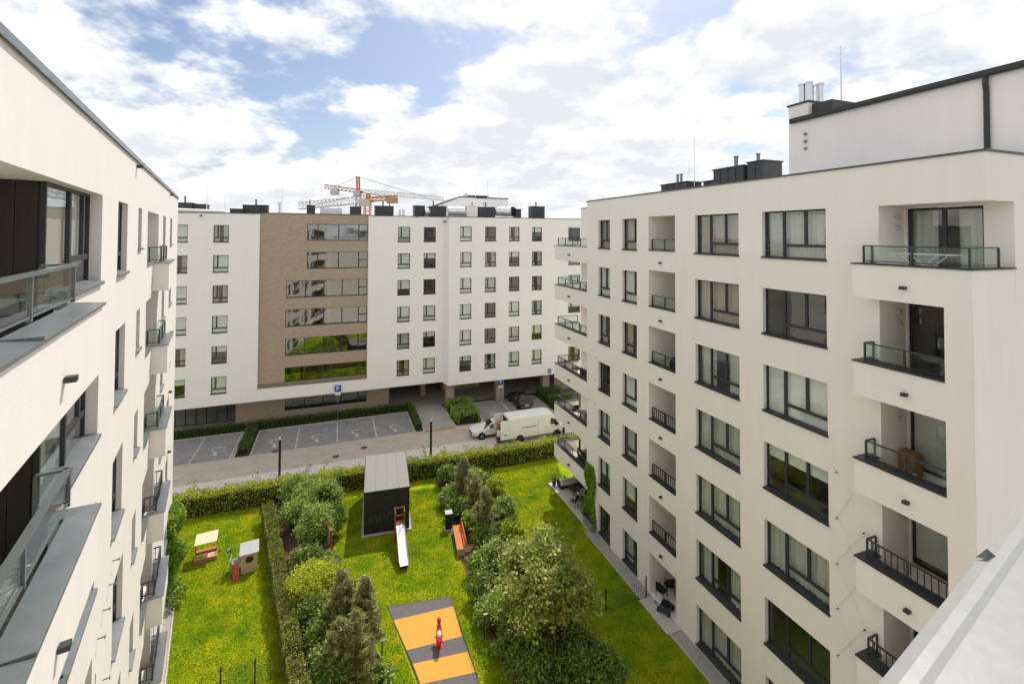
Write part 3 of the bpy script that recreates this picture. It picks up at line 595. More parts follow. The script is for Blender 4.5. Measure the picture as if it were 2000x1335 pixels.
for k in range(7):
    d = -3*k
    # near balcony: projecting parapet, metal cap, glass rail, recessed loggia with dark panels
    put('balcony_parapet', cached('wbay', lambda: MB().box(-20.5, -12.81, -.48, -.2, 16.93, 17.93).box(-13.09, -12.81, -.2, -.003, 16.93, 17.93).box(-20.5, -13.09, -.2, 1.9, 16.93, 17.38).mesh('balcony_parapet', WARM)), L, (0, 0, d))
    cap = cached('wcap', lambda: MB().add([(-20.5, -.52, 17.93), (-12.78, -.52, 17.93), (-12.78, -.0, 17.95), (-13.1, -.0, 17.95), (-13.1, -.17, 17.95), (-20.5, -.17, 17.95), (-20.5, -.52, 17.965), (-12.78, -.52, 17.965), (-12.78, -.0, 17.995), (-13.1, -.0, 17.995), (-13.1, -.17, 17.995), (-20.5, -.17, 17.995)],
          [(5,4,1,0),(4,3,2,1),(6,7,10,11),(7,8,9,10),(0,1,7,6),(1,2,8,7),(2,3,9,8),(3,4,10,9),(4,5,11,10),(5,0,6,11)]).box(-15.82, -15.79, -.523, -.17, 17.97, 18.006).box(-18.3, -18.27, -.523, -.17, 17.97, 18.006).mesh('parapet_cap', ZINC))
    put('parapet_cap', cap, L, (0, 0, d))
    rl = railing(L, [(-20.4, -.13), (-12.72, -.13), (-12.72, .22)], 17.99+d, .55, 'glass', span=2.0, top=.1); rl.data.materials[0] = RAILZ
    lg = MB(); zt = 19.766+d; zf = 17.4+d
    lg.quad((-20.4, .24, zf), (-12.75, .24, zf), (-12.75, 1.9, zf), (-20.4, 1.9, zf)); lg.quad((-20.4, 1.9, zf), (-12.75, 1.9, zf), (-12.75, 1.9, zt), (-20.4, 1.9, zt)); lg.quad((-20.4, .0, zt), (-9.9, .0, zt), (-9.9, 1.9, zt), (-20.4, 1.9, zt))
    lg.quad((-20.4, -.2, zf+.001), (-12.93, -.2, zf+.001), (-12.93, .24, zf+.001), (-20.4, .24, zf+.001))
    lg.build('loggia', CREAM, L)
    put('panel_wall', cached('pbase', lambda: MB().box(-12.72, -12.66, .26, 1.9, 17.4, 19.766).mesh('panel_wall', PANEL)), L, (0, 0, d))
    for j in range(7): put('cladding_panel', cached('plank', lambda: MB().box(-12.745, -12.722, 0, .228, 17.42, 19.75).mesh('cladding_panel', PANEL)), L, (0, .27+j*.235, d))
    window(L, -11.31, 18.045+d, 2.8, 1.72, -.22, 'bayw', -1, ['b.78', 'sheer', None, 'sheer', None, 'side', None][k], sill=(.22, .06), sillm=ZINC)
    if k == 1: stones(L, -17.4, -12.95, -.15, 1.2, zf+.004, .3); MB().box(-17.4, -12.95, -.17, 1.3, zf+.001, zf+.006).build('paving_joint', JOINT, L)
    # far balcony
    put('balcony_parapet', cached('sbay', lambda: MB().box(-.85, 1.6, -.475, -.2, 16.93, 17.93).box(-.85, -.57, -.2, -.003, 16.93, 17.93).box(1.32, 1.6, -.2, -.003, 16.93, 17.93).box(-.57, 1.32, -.2, .28, 16.93, 17.38).mesh('balcony_parapet', WARM)), L, (0, 0, d))
    put('parapet_cap', cached('scap', lambda: MB().box(-.88, 1.63, -.51, -.17, 17.93, 17.965).box(-.88, -.54, -.17, 0, 17.93, 17.965).box(1.29, 1.63, -.17, 0, 17.93, 17.965).box(-2.58, -.88, -.06, .26, 17.957, 17.985).mesh('parapet_cap', ZINC)), L, (0, 0, d))
    railing(L, [(-2.5, .12), (-.7, .12), (-.7, -.22), (1.45, -.22), (1.45, .1)], 17.98+d, .52, 'glass' if k < 3 else 'bars')
    lg = MB(); a, b, zt = -2.58, .94, 19.75+d
    lg.quad((a, .25, zf), (b, .25, zf), (b, 1.6, zf), (a, 1.6, zf)); lg.quad((a, 1.6, zf), (b, 1.6, zf), (b, 1.6, zt), (a, 1.6, zt)); lg.quad((a, .25, zf), (a, 1.6, zf), (a, 1.6, zf+.56), (a, .25, zf+.56)); lg.quad((b, .25, zf), (b, 1.6, zf), (b, 1.6, zf+.56), (b, .25, zf+.56))
    lg.build('loggia', CREAM, L)
    window(L, -.8, zf+.02, 2.2, 2.2, -1.55, 'door2', -1, 'sheer' if k % 2 else None, name='balcony_door')
    s_, z_ = LF.w(125, 741, .48); spout(L, s_, .48, z_+d, -1, .6)
    if k: s_, z_ = LF.w(330, 702, .0); spout(L, 7.3, 0, 17.0+d, -1, .8)
for x, y in ((267, 325), (332, 380.5)): s_, z_ = LF.w(x, y); spout(L, s_, 0, z_, -1, .8)
# cable holders low on the wall
mb = MB(); tr = mb.tube([(-10.0+.02*i, -.07, 10.5-i*.9) for i in range(8)], .006, 4).build('cable_trellis', STEEL, L)
for x, y in ((206, 1190), (196, 1245), (206, 1325), (218, 1140), (225, 1093)): s_, z_ = LF.w(x, y, .05); MB().tube([(s_, 0, z_), (s_, -.12, z_)], .014, 6).box(s_-.03, s_+.03, -.13, -.115, z_-.03, z_+.03).build('standoff', ZINC, tr)
# ---------------------------------------------------------------- far building (outward = -y)
F = thing('apartment_building', 'long white six-storey block across the street with a brown brick panel and arcade', 'building', FF.o3, FF.a)
SF = STREET
fz = [19.86-3*k for k in range(6)]
ops = []; fw_ = []
for a, b, off in ((-35.2, -33.83, 0), (-31.67, -30.33, 0), (-13.74, -12.36, 0), (-10.82, -9.43, 0), (-6.79, -5.4, 1.), (-3.77, -2.4, 1.), (-.74, .61, 1.), (2.25, 3.6, 1.), (7.24, 8.93, 1.)):
    for k in range(6): fw_.append((a, b, off, fz[k]+(.1 if off else 0), k))
def fops(lo, hi, off): return [(a, b, zt-1.70, zt, .16) for a, b, o_, zt, k in fw_ if o_ == off and lo < a < hi]
ZR = 21.03
mb = MB()
wall(mb, -1, -40, -27.6, 2.0, ZR, fops(-40, -27.6, 0)); wall(mb, -1, -16.92, -8.55, 1.95, ZR, fops(-16.9, -8.6, 0)); wall(mb, -1, -8.1, 13, 1.75, ZR, fops(-8, 13, 1.), off=1.0)
mb.quad((-8.55, 0, 1.9), (-8.1, -1.0, 1.75), (-8.1, -1.0, ZR), (-8.55, 0, ZR))
mb.quad((-27.6, 0, 2.0), (-16.92, 0, 1.95), (-16.92, 0, 3.25), (-27.6, 0, 3.3))
mb.quad((-27.6, 0, 3.3), (-27.6, .32, 3.3), (-27.6, .32, ZR), (-27.6, 0, ZR)); mb.quad((-16.92, 0, 3.25), (-16.92, .32, 3.25), (-16.92, .32, ZR), (-16.92, 0, ZR))
mb.quad((-40, 0, 2.0), (-8.55, 0, 1.95), (-8.55, 12, 1.95), (-40, 12, 2.0)); mb.quad((-8.55, 0, 1.9), (-8.1, -1.0, 1.75), (-8.1, 12, 1.75), (-8.55, 12, 1.9)); mb.quad((-8.1, -1, 1.75), (13, -1, 1.75), (13, 12, 1.75), (-8.1, 12, 1.75))
mb.quad((-40, 0, 2.), (-40, 14, 2.), (-40, 14, ZR), (-40, 0, ZR)); mb.quad((13, -1, 1.75), (13, 14, 1.75), (13, 14, ZR), (13, -1, ZR)); mb.quad((-40, 14, SF), (13, 14, SF), (13, 14, ZR), (-40, 14, ZR))
mb.build('wall', WHITE, F)
# brick panel with window strips
st = []
for k in range(6):
    a = -23.14 if k < 2 else -25.12; st.append((a, -16.98, 18.33-3*k, 20.08-3*k, .18))
mb = MB(); wall(mb, -1, -27.6, -16.92, 3.4, 21.12, st, off=-.3); mb.box(-27.6, -16.92, .302, .6, 21.0, 21.12); mb.build('brick_panel', BRICK, F)
MB().add([(-27.6, .298, 3.62), (-16.92, .298, 3.62), (-16.92, -.03, 3.27), (-27.6, -.03, 3.32), (-27.6, .298, 3.3), (-16.92, .298, 3.25), (-16.92, -.03, 3.2), (-27.6, -.03, 3.25)], [(0,1,2,3),(3,2,6,7),(0,3,7,4),(1,5,6,2)]).build('sloping_sill', mat('brown_ledge', (.20, .15, .115), rough=.8, var=.1), F)
for k, (a, b, c, d, _) in enumerate(st): window(F, (a+b)/2, c, b-a, d-c, -.44, 'strip4' if k < 2 else 'strip5', -1, None, sill=(.1, .05), glass=STRIPGLASS)
r = random.Random(11); kinds = [None, 'sheer', 'b1.0', 'side', 'b.6', 'sheer', None, 'b1.0', 'linenside', 'b.35']
for i, (a, b, off, zt, k) in enumerate(fw_):
    inn = 'b1.0' if (abs(a+6.79) < .1 and k < 5) else r.choice(kinds)
    window(F, (a+b)/2, zt-1.70, b-a, 1.70, off-.14, 'far', -1, inn, sill=(.13, .05), seed=i)
MB().box(-39.8, -8.6, .6, 13.8, 20.4, 20.62).box(-8.6, 12.8, -.6, 13.8, 20.4, 20.62).build('roof', ROOFD, F)
MB().box(-40, -27.62, -.04, .35, ZR, ZR+.09).box(-27.62, -16.9, .25, .66, 21.12, 21.2).box(-16.88, -8.5, -.04, .35, ZR, ZR+.07).box(-8.5, 13, -1.04, -.6, ZR, ZR+.07).build('coping', COPING, F)
cb = MB().box(-39, 12, 3.6, 3.8, 2.1, 20.3)
for k in range(6): cb.box(-39, -8.7, .55, 3.6, 17.5-3*k, 17.6-3*k); cb.box(-8.0, 12, -.8, 3.6, 17.5-3*k, 17.6-3*k)
for x in (-33, -28.5, -21, -15.5, -11.6, -8.2, -4.6, -1.6, 1.4, 5.5): cb.box(x-.05, x+.05, .55, 3.6, 2.1, 20.2)
cb.build('partition', INNER, F)
# ground floor: set-back brick walls, garage front, passage, brick pillars
gz0, gz1 = FF.w(556, 802, -2.4), FF.w(556, 779, -2.4); ge = FF.w(716, 770, -2.4)
wall(mb := MB(), -1, -29.9, -14.3, SF, 2.0, [(gz0[0], ge[0], gz0[1], gz1[1]-.1, .15)], off=-2.4)
mb.quad((-29.9, 2.4, SF), (-29.9, 12, SF), (-29.9, 12, 2), (-29.9, 2.4, 2)); mb.quad((-14.3, 2.4, SF), (-14.3, 12, SF), (-14.3, 12, 2), (-14.3, 2.4, 2))
mb.build('ground_floor_wall', BRICK, F); mb = MB()
mb.quad((-7.2, 6.2, SF), (-2.2, 6.2, SF), (-2.2, 6.2, 1.9), (-7.2, 6.2, 1.9)); mb.quad((-2.2, 6.2, SF), (-2.2, 12, SF), (-2.2, 12, 1.9), (-2.2, 6.2, 1.9)); mb.quad((-7.2, 6.2, SF), (-7.2, 12, SF), (-7.2, 12, 1.9), (-7.2, 6.2, 1.9))
mb.build('ground_floor_wall', BRICK, F); mb = MB()
mb.quad((6.5, 1.5, SF), (13, 1.5, SF), (13, 1.5, 1.9), (6.5, 1.5, 1.9)); mb.quad((6.5, 1.5, SF), (6.5, 12, SF), (6.5, 12, 1.9), (6.5, 1.5, 1.9))
mb.build('ground_floor_wall', BRICK, F)
window(F, (gz0[0]+ge[0])/2, gz0[1], ge[0]-gz0[0], gz1[1]-.1-gz0[1], -2.5, 'strip5', -1, None, glass=STRIPGLASS)
MB().quad((-14.3, 11.9, SF), (13, 11.9, SF), (13, 11.9, 1.9), (-14.3, 11.9, 1.9)).quad((-40, 11.9, SF), (-29.9, 11.9, SF), (-29.9, 11.9, 2), (-40, 11.9, 2)).build('passage_wall', INNER, F)
for x in (-31.0, -32.9, -34.8): window(F, x, SF+.02, 1.85, 3.0, -4.3, 'door2', -1, None, name='garage_front')
for x, y in ((-7.55, .2), (-1.5, -.2), (4.75, .2)): MB().box(x-.46, x+.46, y, y+.95, SF, 1.75).build('brick_pillar', BRICK, F)
for x in (-9.9,): MB().box(x-.3, x+.3, 5, 5.6, SF, 1.9).build('brick_pillar', BRICK, F)
# rooftop plant, placed where it stands against the sky, a little behind the parapet
def pxbox(x0, x1, ytop, off, depth, flues=(), m=None):
    a, zt = FF.w(x0, ytop, -off); b, _ = FF.w(x1, ytop, -off)
    return housing(F, a, b, off, off+depth, 20.6, zt, m, [(a+(b-a)*f, off+depth/2, FF.w(x0, yt, -off)[1], rr) for f, yt, rr in flues])
pxbox(346, 374, 395, 2.2, 2.0, [(.35, 381, .09)]); pxbox(377, 402, 398, 2.6, 1.5); pxbox(449, 474, 407, 1.6, 1.4); pxbox(474, 508, 399.5, 2.4, 1.6, [(.7, 388, .1)]); pxbox(508, 523, 400, 2.6, 1.2)
pxbox(599, 615, 400.5, 1.6, 1.2, [(.35, 389, .07)]); pxbox(684, 705, 403, 1.8, 1.2); pxbox(733, 769, 401.5, 1.7, 1.5, [(.45, 392, .1), (.8, 394, .07)]); pxbox(810, 830, 401, 1.8, 1.4)
pxbox(842, 872, 402, .9, 1.5, [(.22, 391, .09), (.8, 394, .06)]); pxbox(912, 933, 402, .8, 1.2, [(.6, 394, .07)], WHITE); pxbox(935, 967, 404, .8, 1.3, [(.4, 393, .12), (.52, 394, .08)]); pxbox(1008, 1018, 408, .9, 1.0); pxbox(1039, 1064, 402.5, .9, 1.2, [(.45, 393.5, .1)])
for x, y0, y1, off in ((405, 350, 412, 2), (440, 378, 413, 3), (551, 365, 410, 2), (929, 352, 415, 3), (952, 352, 415, 3.4), (975, 365, 418, 1.2)):
    a, z1 = FF.w(x, y0, -off); rod(F, a, off, 20.6, z1, .03)
a, z = FF.w(874, 411, -1.6); b, _ = FF.w(915, 411, -1.6); MB().tube([(a, 1.6, z-.1), (b, 1.6, z-.1)], .62, 18).tube([((a+b)/2-.05, 1.6, z-.1), ((a+b)/2+.05, 1.6, z-.1)], .66, 18).build('air_duct', STEEL, F, smooth=False)
a, z = FF.w(968, 412, -1.4); b, _ = FF.w(1000, 412, -1.4); MB().tube([(a, 2.0, z+.6), (a+.2, 1.8, z-.02), (b-.2, 1.5, z-.05), (b, 1.2, z-.05)], .66, 18).build('air_duct', STEEL, F)
MB().tube([(b, 1.19, z-.05), (b+.02, 1.1, z-.05)], .6, 18).build('duct_grille', BLACK, F)
a, z = FF.w(830, 413, -1.6); b, _ = FF.w(843, 413, -1.6); MB().tube([(a, 1.7, z-.1), (b, 1.7, z-.1)], .45, 14).build('air_duct', STEEL, F)
a, z = FF.w(346, 414, -1.0); b, _ = FF.w(440, 415, -1.0); MB().tube([(a, 1.0, 21.3), (b, 1.0, 21.2)], .22, 10).build('air_duct', WHITE, F)
for x in (781, 788): a, z = FF.w(x, 409, -1.5); MB().tube([(a, 1.5, 20.6), (a, 1.5, z)], .13, 10).build('flue', STEEL, F)
a, z = FF.w(546, 397, -1.2); MB().tube([(a, 1.2, 20.6), (a, 1.2, z-.1)], .1, 10).tube([(a, 1.2, z-.1), (a, 1.2, z+.12)], .2, 10).build('flue', STEEL, F)
a, z = FF.w(625, 406, -2.2); b, _ = FF.w(668, 406, -2.2); MB().box(a, b, 2.2, 3.6, 21.2, z).build('skylight', mat('skylight', (.7, .72, .72), rough=.4), F)
for x, y in ((393, 421), (814, 423)): s_, z_ = FF.w(x, y); spout(F, s_, 0, z_, -1)
# house-number plate by the corner
s_, z_ = FF.w(1073, 724, 1.0); MB().box(s_-.25, s_+.25, -1.03, -1.0, z_-.3, z_+.3).build('number_plate', mat('grey_plate', (.25, .25, .26), rough=.5), F)
# ---- white building further back
G = thing('background_building', 'pale building with a sloped roofline and dark rooftop louvre seen beyond the white block', 'building', FF.o3, FF.a)
def g(x, y): return FF.w(x, y, -25)
p0, p1, p2_, p3_, p4_ = g(848, 404), g(898, 385), g(925, 385), g(928, 387.5), g(992, 389)
MB().prism_y([(p0[0], STREET), (p4_[0], STREET), (p4_[0], p4_[1]), (p3_[0], p3_[1]), (p2_[0], p2_[1]), (p1[0], p1[1]), (p0[0], p0[1])], 25, 37).build('wall', WHITE, G)
MB().prism_y([(p0[0]-.1, p0[1]), (p1[0], p1[1]), (p4_[0]+.1, p4_[1]), (p4_[0]+.1, p4_[1]+.15), (p1[0], p1[1]+.15), (p0[0]-.1, p0[1]+.15)], 24.9, 37.1).build('coping', COPING, G)
a, b = g(921, 381), g(957, 386); MB().box(a[0], b[0], 26, 28, b[1]-.5, a[1]).build('louvre', FRAME, G)
MB().box(a[0]-.3, b[0]+.2, 25.9, 28.2, a[1], a[1]+.12).build('louvre_frame', STEEL, G)
for x in (909, 913): q = g(x, 377.5); MB().tube([(q[0], 25.6, q[1]-1.3), (q[0], 25.6, q[1])], .2, 10).build('flue', STEEL, G)
# ---------------------------------------------------------------- vegetation
def leafmat(name, c1, c2, vs=2.5): return mat(name, c1, rough=.42, spec=.45, col2=c2, vscale=vs, island=.45, transl=.33)
LF_HEDGE = leafmat('hedge_leaf', (.19, .28, .012), (.56, .56, .016), 1.1); LF_DARK = leafmat('dark_leaf', (.11, .19, .03), (.26, .33, .06)); LF_LOW = leafmat('low_hedge_leaf', (.06, .115, .018), (.14, .20, .035))
LF_MID = leafmat('green_leaf', (.20, .31, .05), (.40, .47, .10)); LF_YEL = leafmat('golden_leaf', (.42, .48, .035), (.62, .62, .05)); LF_PINE = leafmat('pine_needle', (.24, .27, .10), (.46, .43, .18)); LF_MAPLE = leafmat('maple_leaf', (.17, .28, .03), (.44, .41, .085), 1.6)
LF_CLIMB = leafmat('climber_leaf', (.16, .28, .02), (.32, .44, .035)); TRUNK = mat('bark', (.13, .09, .06), rough=.95, var=.4, vscale=8, stretch=(1, 1, .3)); CORE = mat('foliage_shade', (.018, .022, .008), rough=1)  # CORE is near-black: the shade deep in the foliage is put into its colour
def leaves(P, size, m, aspect=1.7, upbias=.12, direction=None, name='foliage'):
    n = len(P); nv = rng.normal(size=(n, 3)); nv[:, 2] = np.abs(nv[:, 2])+upbias; nv /= np.linalg.norm(nv, axis=1)[:, None]
    t = rng.normal(size=(n, 3)) if direction is None else direction+rng.normal(size=(n, 3))*.35
    t -= nv*np.sum(t*nv, 1)[:, None]; t /= np.linalg.norm(t, axis=1)[:, None]+1e-9; b = np.cross(nv, t); s = (size*rng.uniform(.6, 1.35, n))[:, None]
    v = np.stack([P-t*s*.5, P+b*s*.5/aspect-nv*s*.06, P+t*s*.5, P-b*s*.5/aspect-nv*s*.06], 1)
    return fast_mesh(name, v.reshape(-1, 3), np.arange(4*n).reshape(-1, 4), m)
def hedge(name, label, path, width, z0, h, n, m, size=.085, cat='hedge', fr=None, lump=.12, group=None):
    """path of 2-D points in metres; leaves on the faces and in the body, solid core inside coloured as shade"""
    path = [np.array(p, float) for p in path]; t = thing(name, label, cat, (*path[0], z0), group=group); base = np.array([*path[0], z0])
    seg = [(p, q) for p, q in zip(path, path[1:])]; ln = np.array([np.linalg.norm(q-p) for p, q in seg]); pts = []
    cm = MB()
    for (p, q), l_ in zip(seg, ln):
        k = int(n*l_/ln.sum()); d = (q-p)/l_; nn = np.array([-d[1], d[0]]); u = rng.uniform(0, l_, k); f = rng.random(k); a = rng.uniform(-1, 1, k); z = rng.random(k)
        side = f < .45; top = (f >= .45) & (f < .8); a[side] = np.sign(a[side])*(1-np.abs(rng.normal(0, .13, side.sum()))); z[top] = 1-np.abs(rng.normal(0, .09, top.sum()))
        bul = lump*(np.sin(u*2.1+p[0])+.7*np.sin(u*5.3+1.3)+.5*np.sin(u*11+a*3)); zz_ = z*(h*(1+bul*.55))+rng.normal(0, .03, k); aa = a*width/2*(1+bul*.5)*(1.06-.1*z)
        P = np.stack([p[0]+d[0]*u+nn[0]*aa, p[1]+d[1]*u+nn[1]*aa, np.maximum(zz_, .02)], 1); P[:, :2] -= base[:2]; pts.append(P)
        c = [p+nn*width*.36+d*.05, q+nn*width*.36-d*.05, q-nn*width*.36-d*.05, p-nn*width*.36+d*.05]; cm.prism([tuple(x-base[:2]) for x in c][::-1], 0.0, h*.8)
    put('foliage', leaves(np.concatenate(pts), size, m), t); cm.build('shade_core', CORE, t)
    return t
def fr2(fr, pts): return [tuple(fr.at(a, b)[:2]) for a, b in pts]
hedge('boundary_hedge', 'long clipped yellow-green hedge between the lawns and the street', fr2(FF, [(-33, 16.15), (-18, 16.5), (-7, 16.95), (6, 17.0)]), 1.15, 0, 1.42, 52000, LF_HEDGE, .10)
hedge('garden_hedge', 'narrow hedge beside the fence dividing the playhouse lawn from the shrubs', [gp(523, 982, 1.1)[:2], gp(553, 1150, 1.1)[:2], gp(588, 1350, 1.1)[:2]], .74, 0, 1.12, 24000, leafmat('privet_leaf', (.16, .20, .03), (.33, .34, .05), 1.5), .075)
hedge('garden_hedge', 'narrow hedge along the wire fence left of the right-hand lawn', [gp(955, 948)[:2], gp(1003, 1050)[:2]], .8, 0, 1.0, 9000, MATS['privet_leaf'], .085)
def lowh(lab, pts, wd, h, n): return hedge('low_hedge', lab, fr2(FF, pts), wd, STREET+.02, h, n, LF_LOW, .11)
lowh('low dark hedge between the left parking bays and the garage front', [(-41, -1.0), (-28.7, -1.0)], .85, .72, 5500)
lowh('low dark hedge between the four parking bays and the brick ground floor', [(-28.6, -.9), (-12.0, -.85)], .95, .75, 8000)
lowh('low hedge strip separating the left bays from the four bays', [(-28.0, -.5), (-28.0, 5.15)], 1.0, .62, 3500)
lowh('low hedge strip between the fourth bay and the passage path', [(-12.05, -.4), (-12.05, 5.2)], .65, .72, 2600)
def bush(name, label, x, y, rx, ry, h, n, m, size, z0=0., cat='shrub', group=None, clump=26, trunk=False):
    t = thing(name, label, cat, (x, y, z0), group=group); C_ = rng.normal(size=(clump, 3)); C_ /= np.linalg.norm(C_, axis=1)[:, None]; C_[:, 2] = np.abs(C_[:, 2])*.95; C_ *= rng.uniform(.62, .92, (clump, 1))
    i = rng.integers(0, clump, n); P = C_[i]+rng.normal(0, .155, (n, 3)); P *= np.array([rx, ry, h*.55]); P[:, 2] += h*.40; P = P[P[:, 2] > .03]
    put('foliage', leaves(P, size, m), t)
    mb = MB(); mb.lathe([(.02, .02), (rx*.55, h*.16), (rx*.62, h*.45), (rx*.4, h*.72), (.02, h*.82)], n=9); mb.build('shade_core', CORE, t)  # solid core closing the gaps, painted as inner shade
    return t
def gxy(x, y): return gp(x, y)[:2]
bush('round_shrub', 'round golden-topped shrub between the info board and the pines', *gxy(612, 1180), 1.33, 1.28, 2.1, 14000, LF_YEL, .10, clump=60)
for lab, x, y, rx, h in (('tall leafy shrub directly behind the info board', 610, 1085, .95, 2.7), ('leafy shrub in the corner between the boundary hedge and the shed', 632, 1008, 1.05, 2.3), ('leafy shrub beside the top end of the narrow garden hedge', 586, 1035, .95, 2.1), ('dark shrub in front of the round golden shrub, beside the narrow hedge', 645, 1275, .85, 1.9), ('small bright shrub at the lower end of the left planting bed', 738, 1350, .55, 1.0), ('dark shrub at the foot of the left planting bed by the hedge', 656, 1340, .8, 1.6), ('low shrub below the tall leafy shrub, behind the golden one', 632, 1130, .7, 1.3)):
    bush('shrub', lab, *gxy(x, y), rx*1.18, rx*1.18, h*1.12, int(6500*rx*h/2), LF_MID if 'dark' not in lab else LF_DARK, .14, clump=30)
for lab, x, y, rx, h, mm in (('dark shrub right behind the orange bench', 948, 1078, .7, 1.5, LF_DARK), ('leafy shrub below the bench at the lawn edge', 935, 1125, .62, 1.1, LF_MID), ('low dark shrubs along the right bed above the bollard light', 950, 1175, .85, 1.2, LF_DARK), ('shrub under the left side of the big tree', 985, 1235, 1.05, 1.5, LF_MID), ('dark shrub at the bottom of the right bed left of the trunk', 1035, 1320, 1.15, 1.6, LF_DARK), ('dark shrub right of the big tree trunk', 1135, 1320, 1.1, 1.5, LF_DARK), ('shrub between the litter bin and the boundary hedge', 880, 985, .8, 1.1, LF_MID), ('shrub against the wire fence behind the second pine', 985, 1020, .8, 1.5, LF_MID), ('shrub at the fence post beside the right lawn', 1000, 1065, .75, 1.3, LF_HEDGE), ('dark low shrub under the right side of the tree crown', 1100, 1255, .9, 1.1, LF_DARK)):
    bush('shrub', lab, *gxy(x, y), rx*1.12, rx*1.12, h*1.15, int(5600*rx*h/1.6), mm, .14, clump=28)
for lab, s0, s1, o0, o1, h in (('dense green shrub bed between the passage path and the empty bay', -8.1, -5.35, -.4, 5.1, .95), ('dense green shrub bed right of the black parked car', 3.4, 5.9, -.6, 5.2, 1.15)):
    hedge('shrub_bed', lab, fr2(FF, [((s0+s1)/2, o0), ((s0+s1)/2, o1)]), s1-s0, STREET+.02, h, 7500, LF_LOW if s0 > 0 else LF_MID, .13, cat='shrub', lump=.22)
for i, (x, y, rx, h, mm, w) in enumerate(((578, 988, .8, 1.7, LF_MID, 'nearest the hedge corner'), (600, 1000, .9, 1.9, LF_MID, 'second from the hedge corner'), (646, 1045, .7, 1.5, LF_DARK, 'closest to the shed'), (600, 1130, .75, 1.5, LF_DARK, 'just above the golden shrub'), (612, 1228, .6, 1.3, LF_DARK, 'just below the golden shrub by the narrow hedge'), (632, 1325, .65, 1.2, LF_MID, 'at the bottom end of the narrow hedge'))):
    bush('shrub', 'leafy shrub filling the left planting bed, ' + w, *gxy(x, y), rx*1.2, rx*1.2, h*1.25, 5500, mm, .14, clump=26)
for i, (x, y, rx, h, mm, w) in enumerate(((875, 945, .7, 1.2, LF_DARK, 'at its top corner'), (925, 955, .8, 1.3, LF_MID, 'beside the boundary hedge'), (895, 1010, .7, 1.2, LF_DARK, 'behind the litter bin'), (965, 985, .7, 1.6, LF_HEDGE, 'at the second fence post'), (925, 1035, .6, 1.2, LF_MID, 'above the bench'), (972, 1110, .8, 1.3, LF_MID, 'below the second pine'), (1000, 1160, .8, 1.4, LF_DARK, 'under the upper left of the crown'), (960, 1215, .6, 1.0, LF_MID, 'right of the bollard light'), (1010, 1285, .8, 1.2, LF_MID, 'below the bollard light'), (1075, 1345, .8, 1.2, LF_DARK, 'at the bottom frame edge'), (1170, 1345, .9, 1.3, LF_DARK, 'at the bottom edge beside the lawn'))):
    bush('shrub', 'leafy shrub filling the right planting bed, ' + w, *gxy(x, y), rx*1.2, rx*1.2, h*1.2, 5000, mm, .14, clump=26)
def pine(label, x, y, h, r, n=9500):
    t = thing('pine_tree', label, 'pine', (x, y, 0), group='small upright pines in the planting beds'); mb = MB().tube([(0, 0, 0), (.03, .02, h*.5), (0, 0, h*.92)], [.07, .045, .012], 7); P = []; D = []
    ns = 95
    for i in range(ns):
        f = (i+.5)/ns; z = h*(.06+.9*f); a = rng.uniform(0, 6.28); rr = r*(1-f)**.62*rng.uniform(.45, 1.05)+.07; e = np.array([math.cos(a)*rr, math.sin(a)*rr, z+.32*rr+rng.uniform(.12, .36)]); st_ = np.array([0, 0, z*.96])
        if i % 3 == 0: mb.tube([st_, (st_+e)/2-np.array([0, 0, .05]), e], [.02, .014, .006], 5)
        k = n//ns; u = rng.uniform(.3, 1.04, k)[:, None]; q = st_+(e-st_)*u; dr = (e-st_)/np.linalg.norm(e-st_)+np.array([0, 0, .6]); P.append(q+rng.normal(0, .05, (k, 3))); D.append(np.tile(dr, (k, 1)))
    mb.build('trunk', TRUNK, t); P = np.concatenate(P); D = np.concatenate(D); put('crown', leaves(P, .22, LF_PINE, 6.0, .1, D+rng.normal(0, .5, D.shape)), t); return t
for lab, x, y, h, r in (('tall pine beside the golden shrub, tip level with the slide foot', 668, 1260, 3.3, .95), ('pine nearest the play mat left edge', 712, 1275, 3.2, .85), ('front pine of the left group at the bottom edge', 695, 1345, 3.0, .9), ('pine half hidden at the bottom between dark shrubs and front pine', 660, 1345, 2.6, .8), ('pine at the top of the right bed near the boundary hedge', 905, 985, 3.2, 1.0), ('pine in the right bed beside the orange bench', 948, 1060, 3.1, .95), ('pine against the fence between the two larger right-hand pines', 930, 1010, 2.6, .8)):
    P = gp(x, y); pine(lab, P[0], P[1], h, r)
def tree():
    b = gp(1088, 1318); t = thing('maple_tree', 'broad young maple with bronze-tipped leaves standing beside the right lawn', 'tree', b); mb = MB(); tips = []; r = random.Random(5)
    c0 = np.array([-.55, 1.0, 3.25]); mb.tube([(0, 0, 0), (-.05, .1, .8), (-.12, .25, 1.6), (-.2, .5, 2.6), (-.4, .8, 3.9)], [.11, .095, .085, .06, .025], 9); mb.tube([(.12, -.02, 0), (.22, .05, .9), (.4, .3, 1.9), (.5, .6, 3.2)], [.07, .06, .05, .02], 8)
    R_ = np.array([1.95, 2.2, 1.6])
    for i in range(70):
        v = np.array([r.gauss(0, 1), r.gauss(0, 1), r.gauss(.15, 1)]); v /= np.linalg.norm(v); e = c0+v*R_*r.uniform(.55, 1.02)*(1+.16*math.sin(3*v[0]+5*v[1])); s_ = np.array([-.15-.004*i, .3+.01*i, 1.3+.035*i]); tips.append(e)
        if i < 34: mb.tube([s_, (s_+e)/2+np.array([0, 0, .18]), e], [.03, .02, .008], 5)
    mb.build('trunk', TRUNK, t); T = np.array(tips); n = 19000; i = rng.integers(0, len(T), n); P = T[i]+rng.normal(0, 1, (n, 3))*np.array([.30, .30, .19]); put('crown', leaves(P, .155, LF_MAPLE, 1.45, .6), t)
tree()
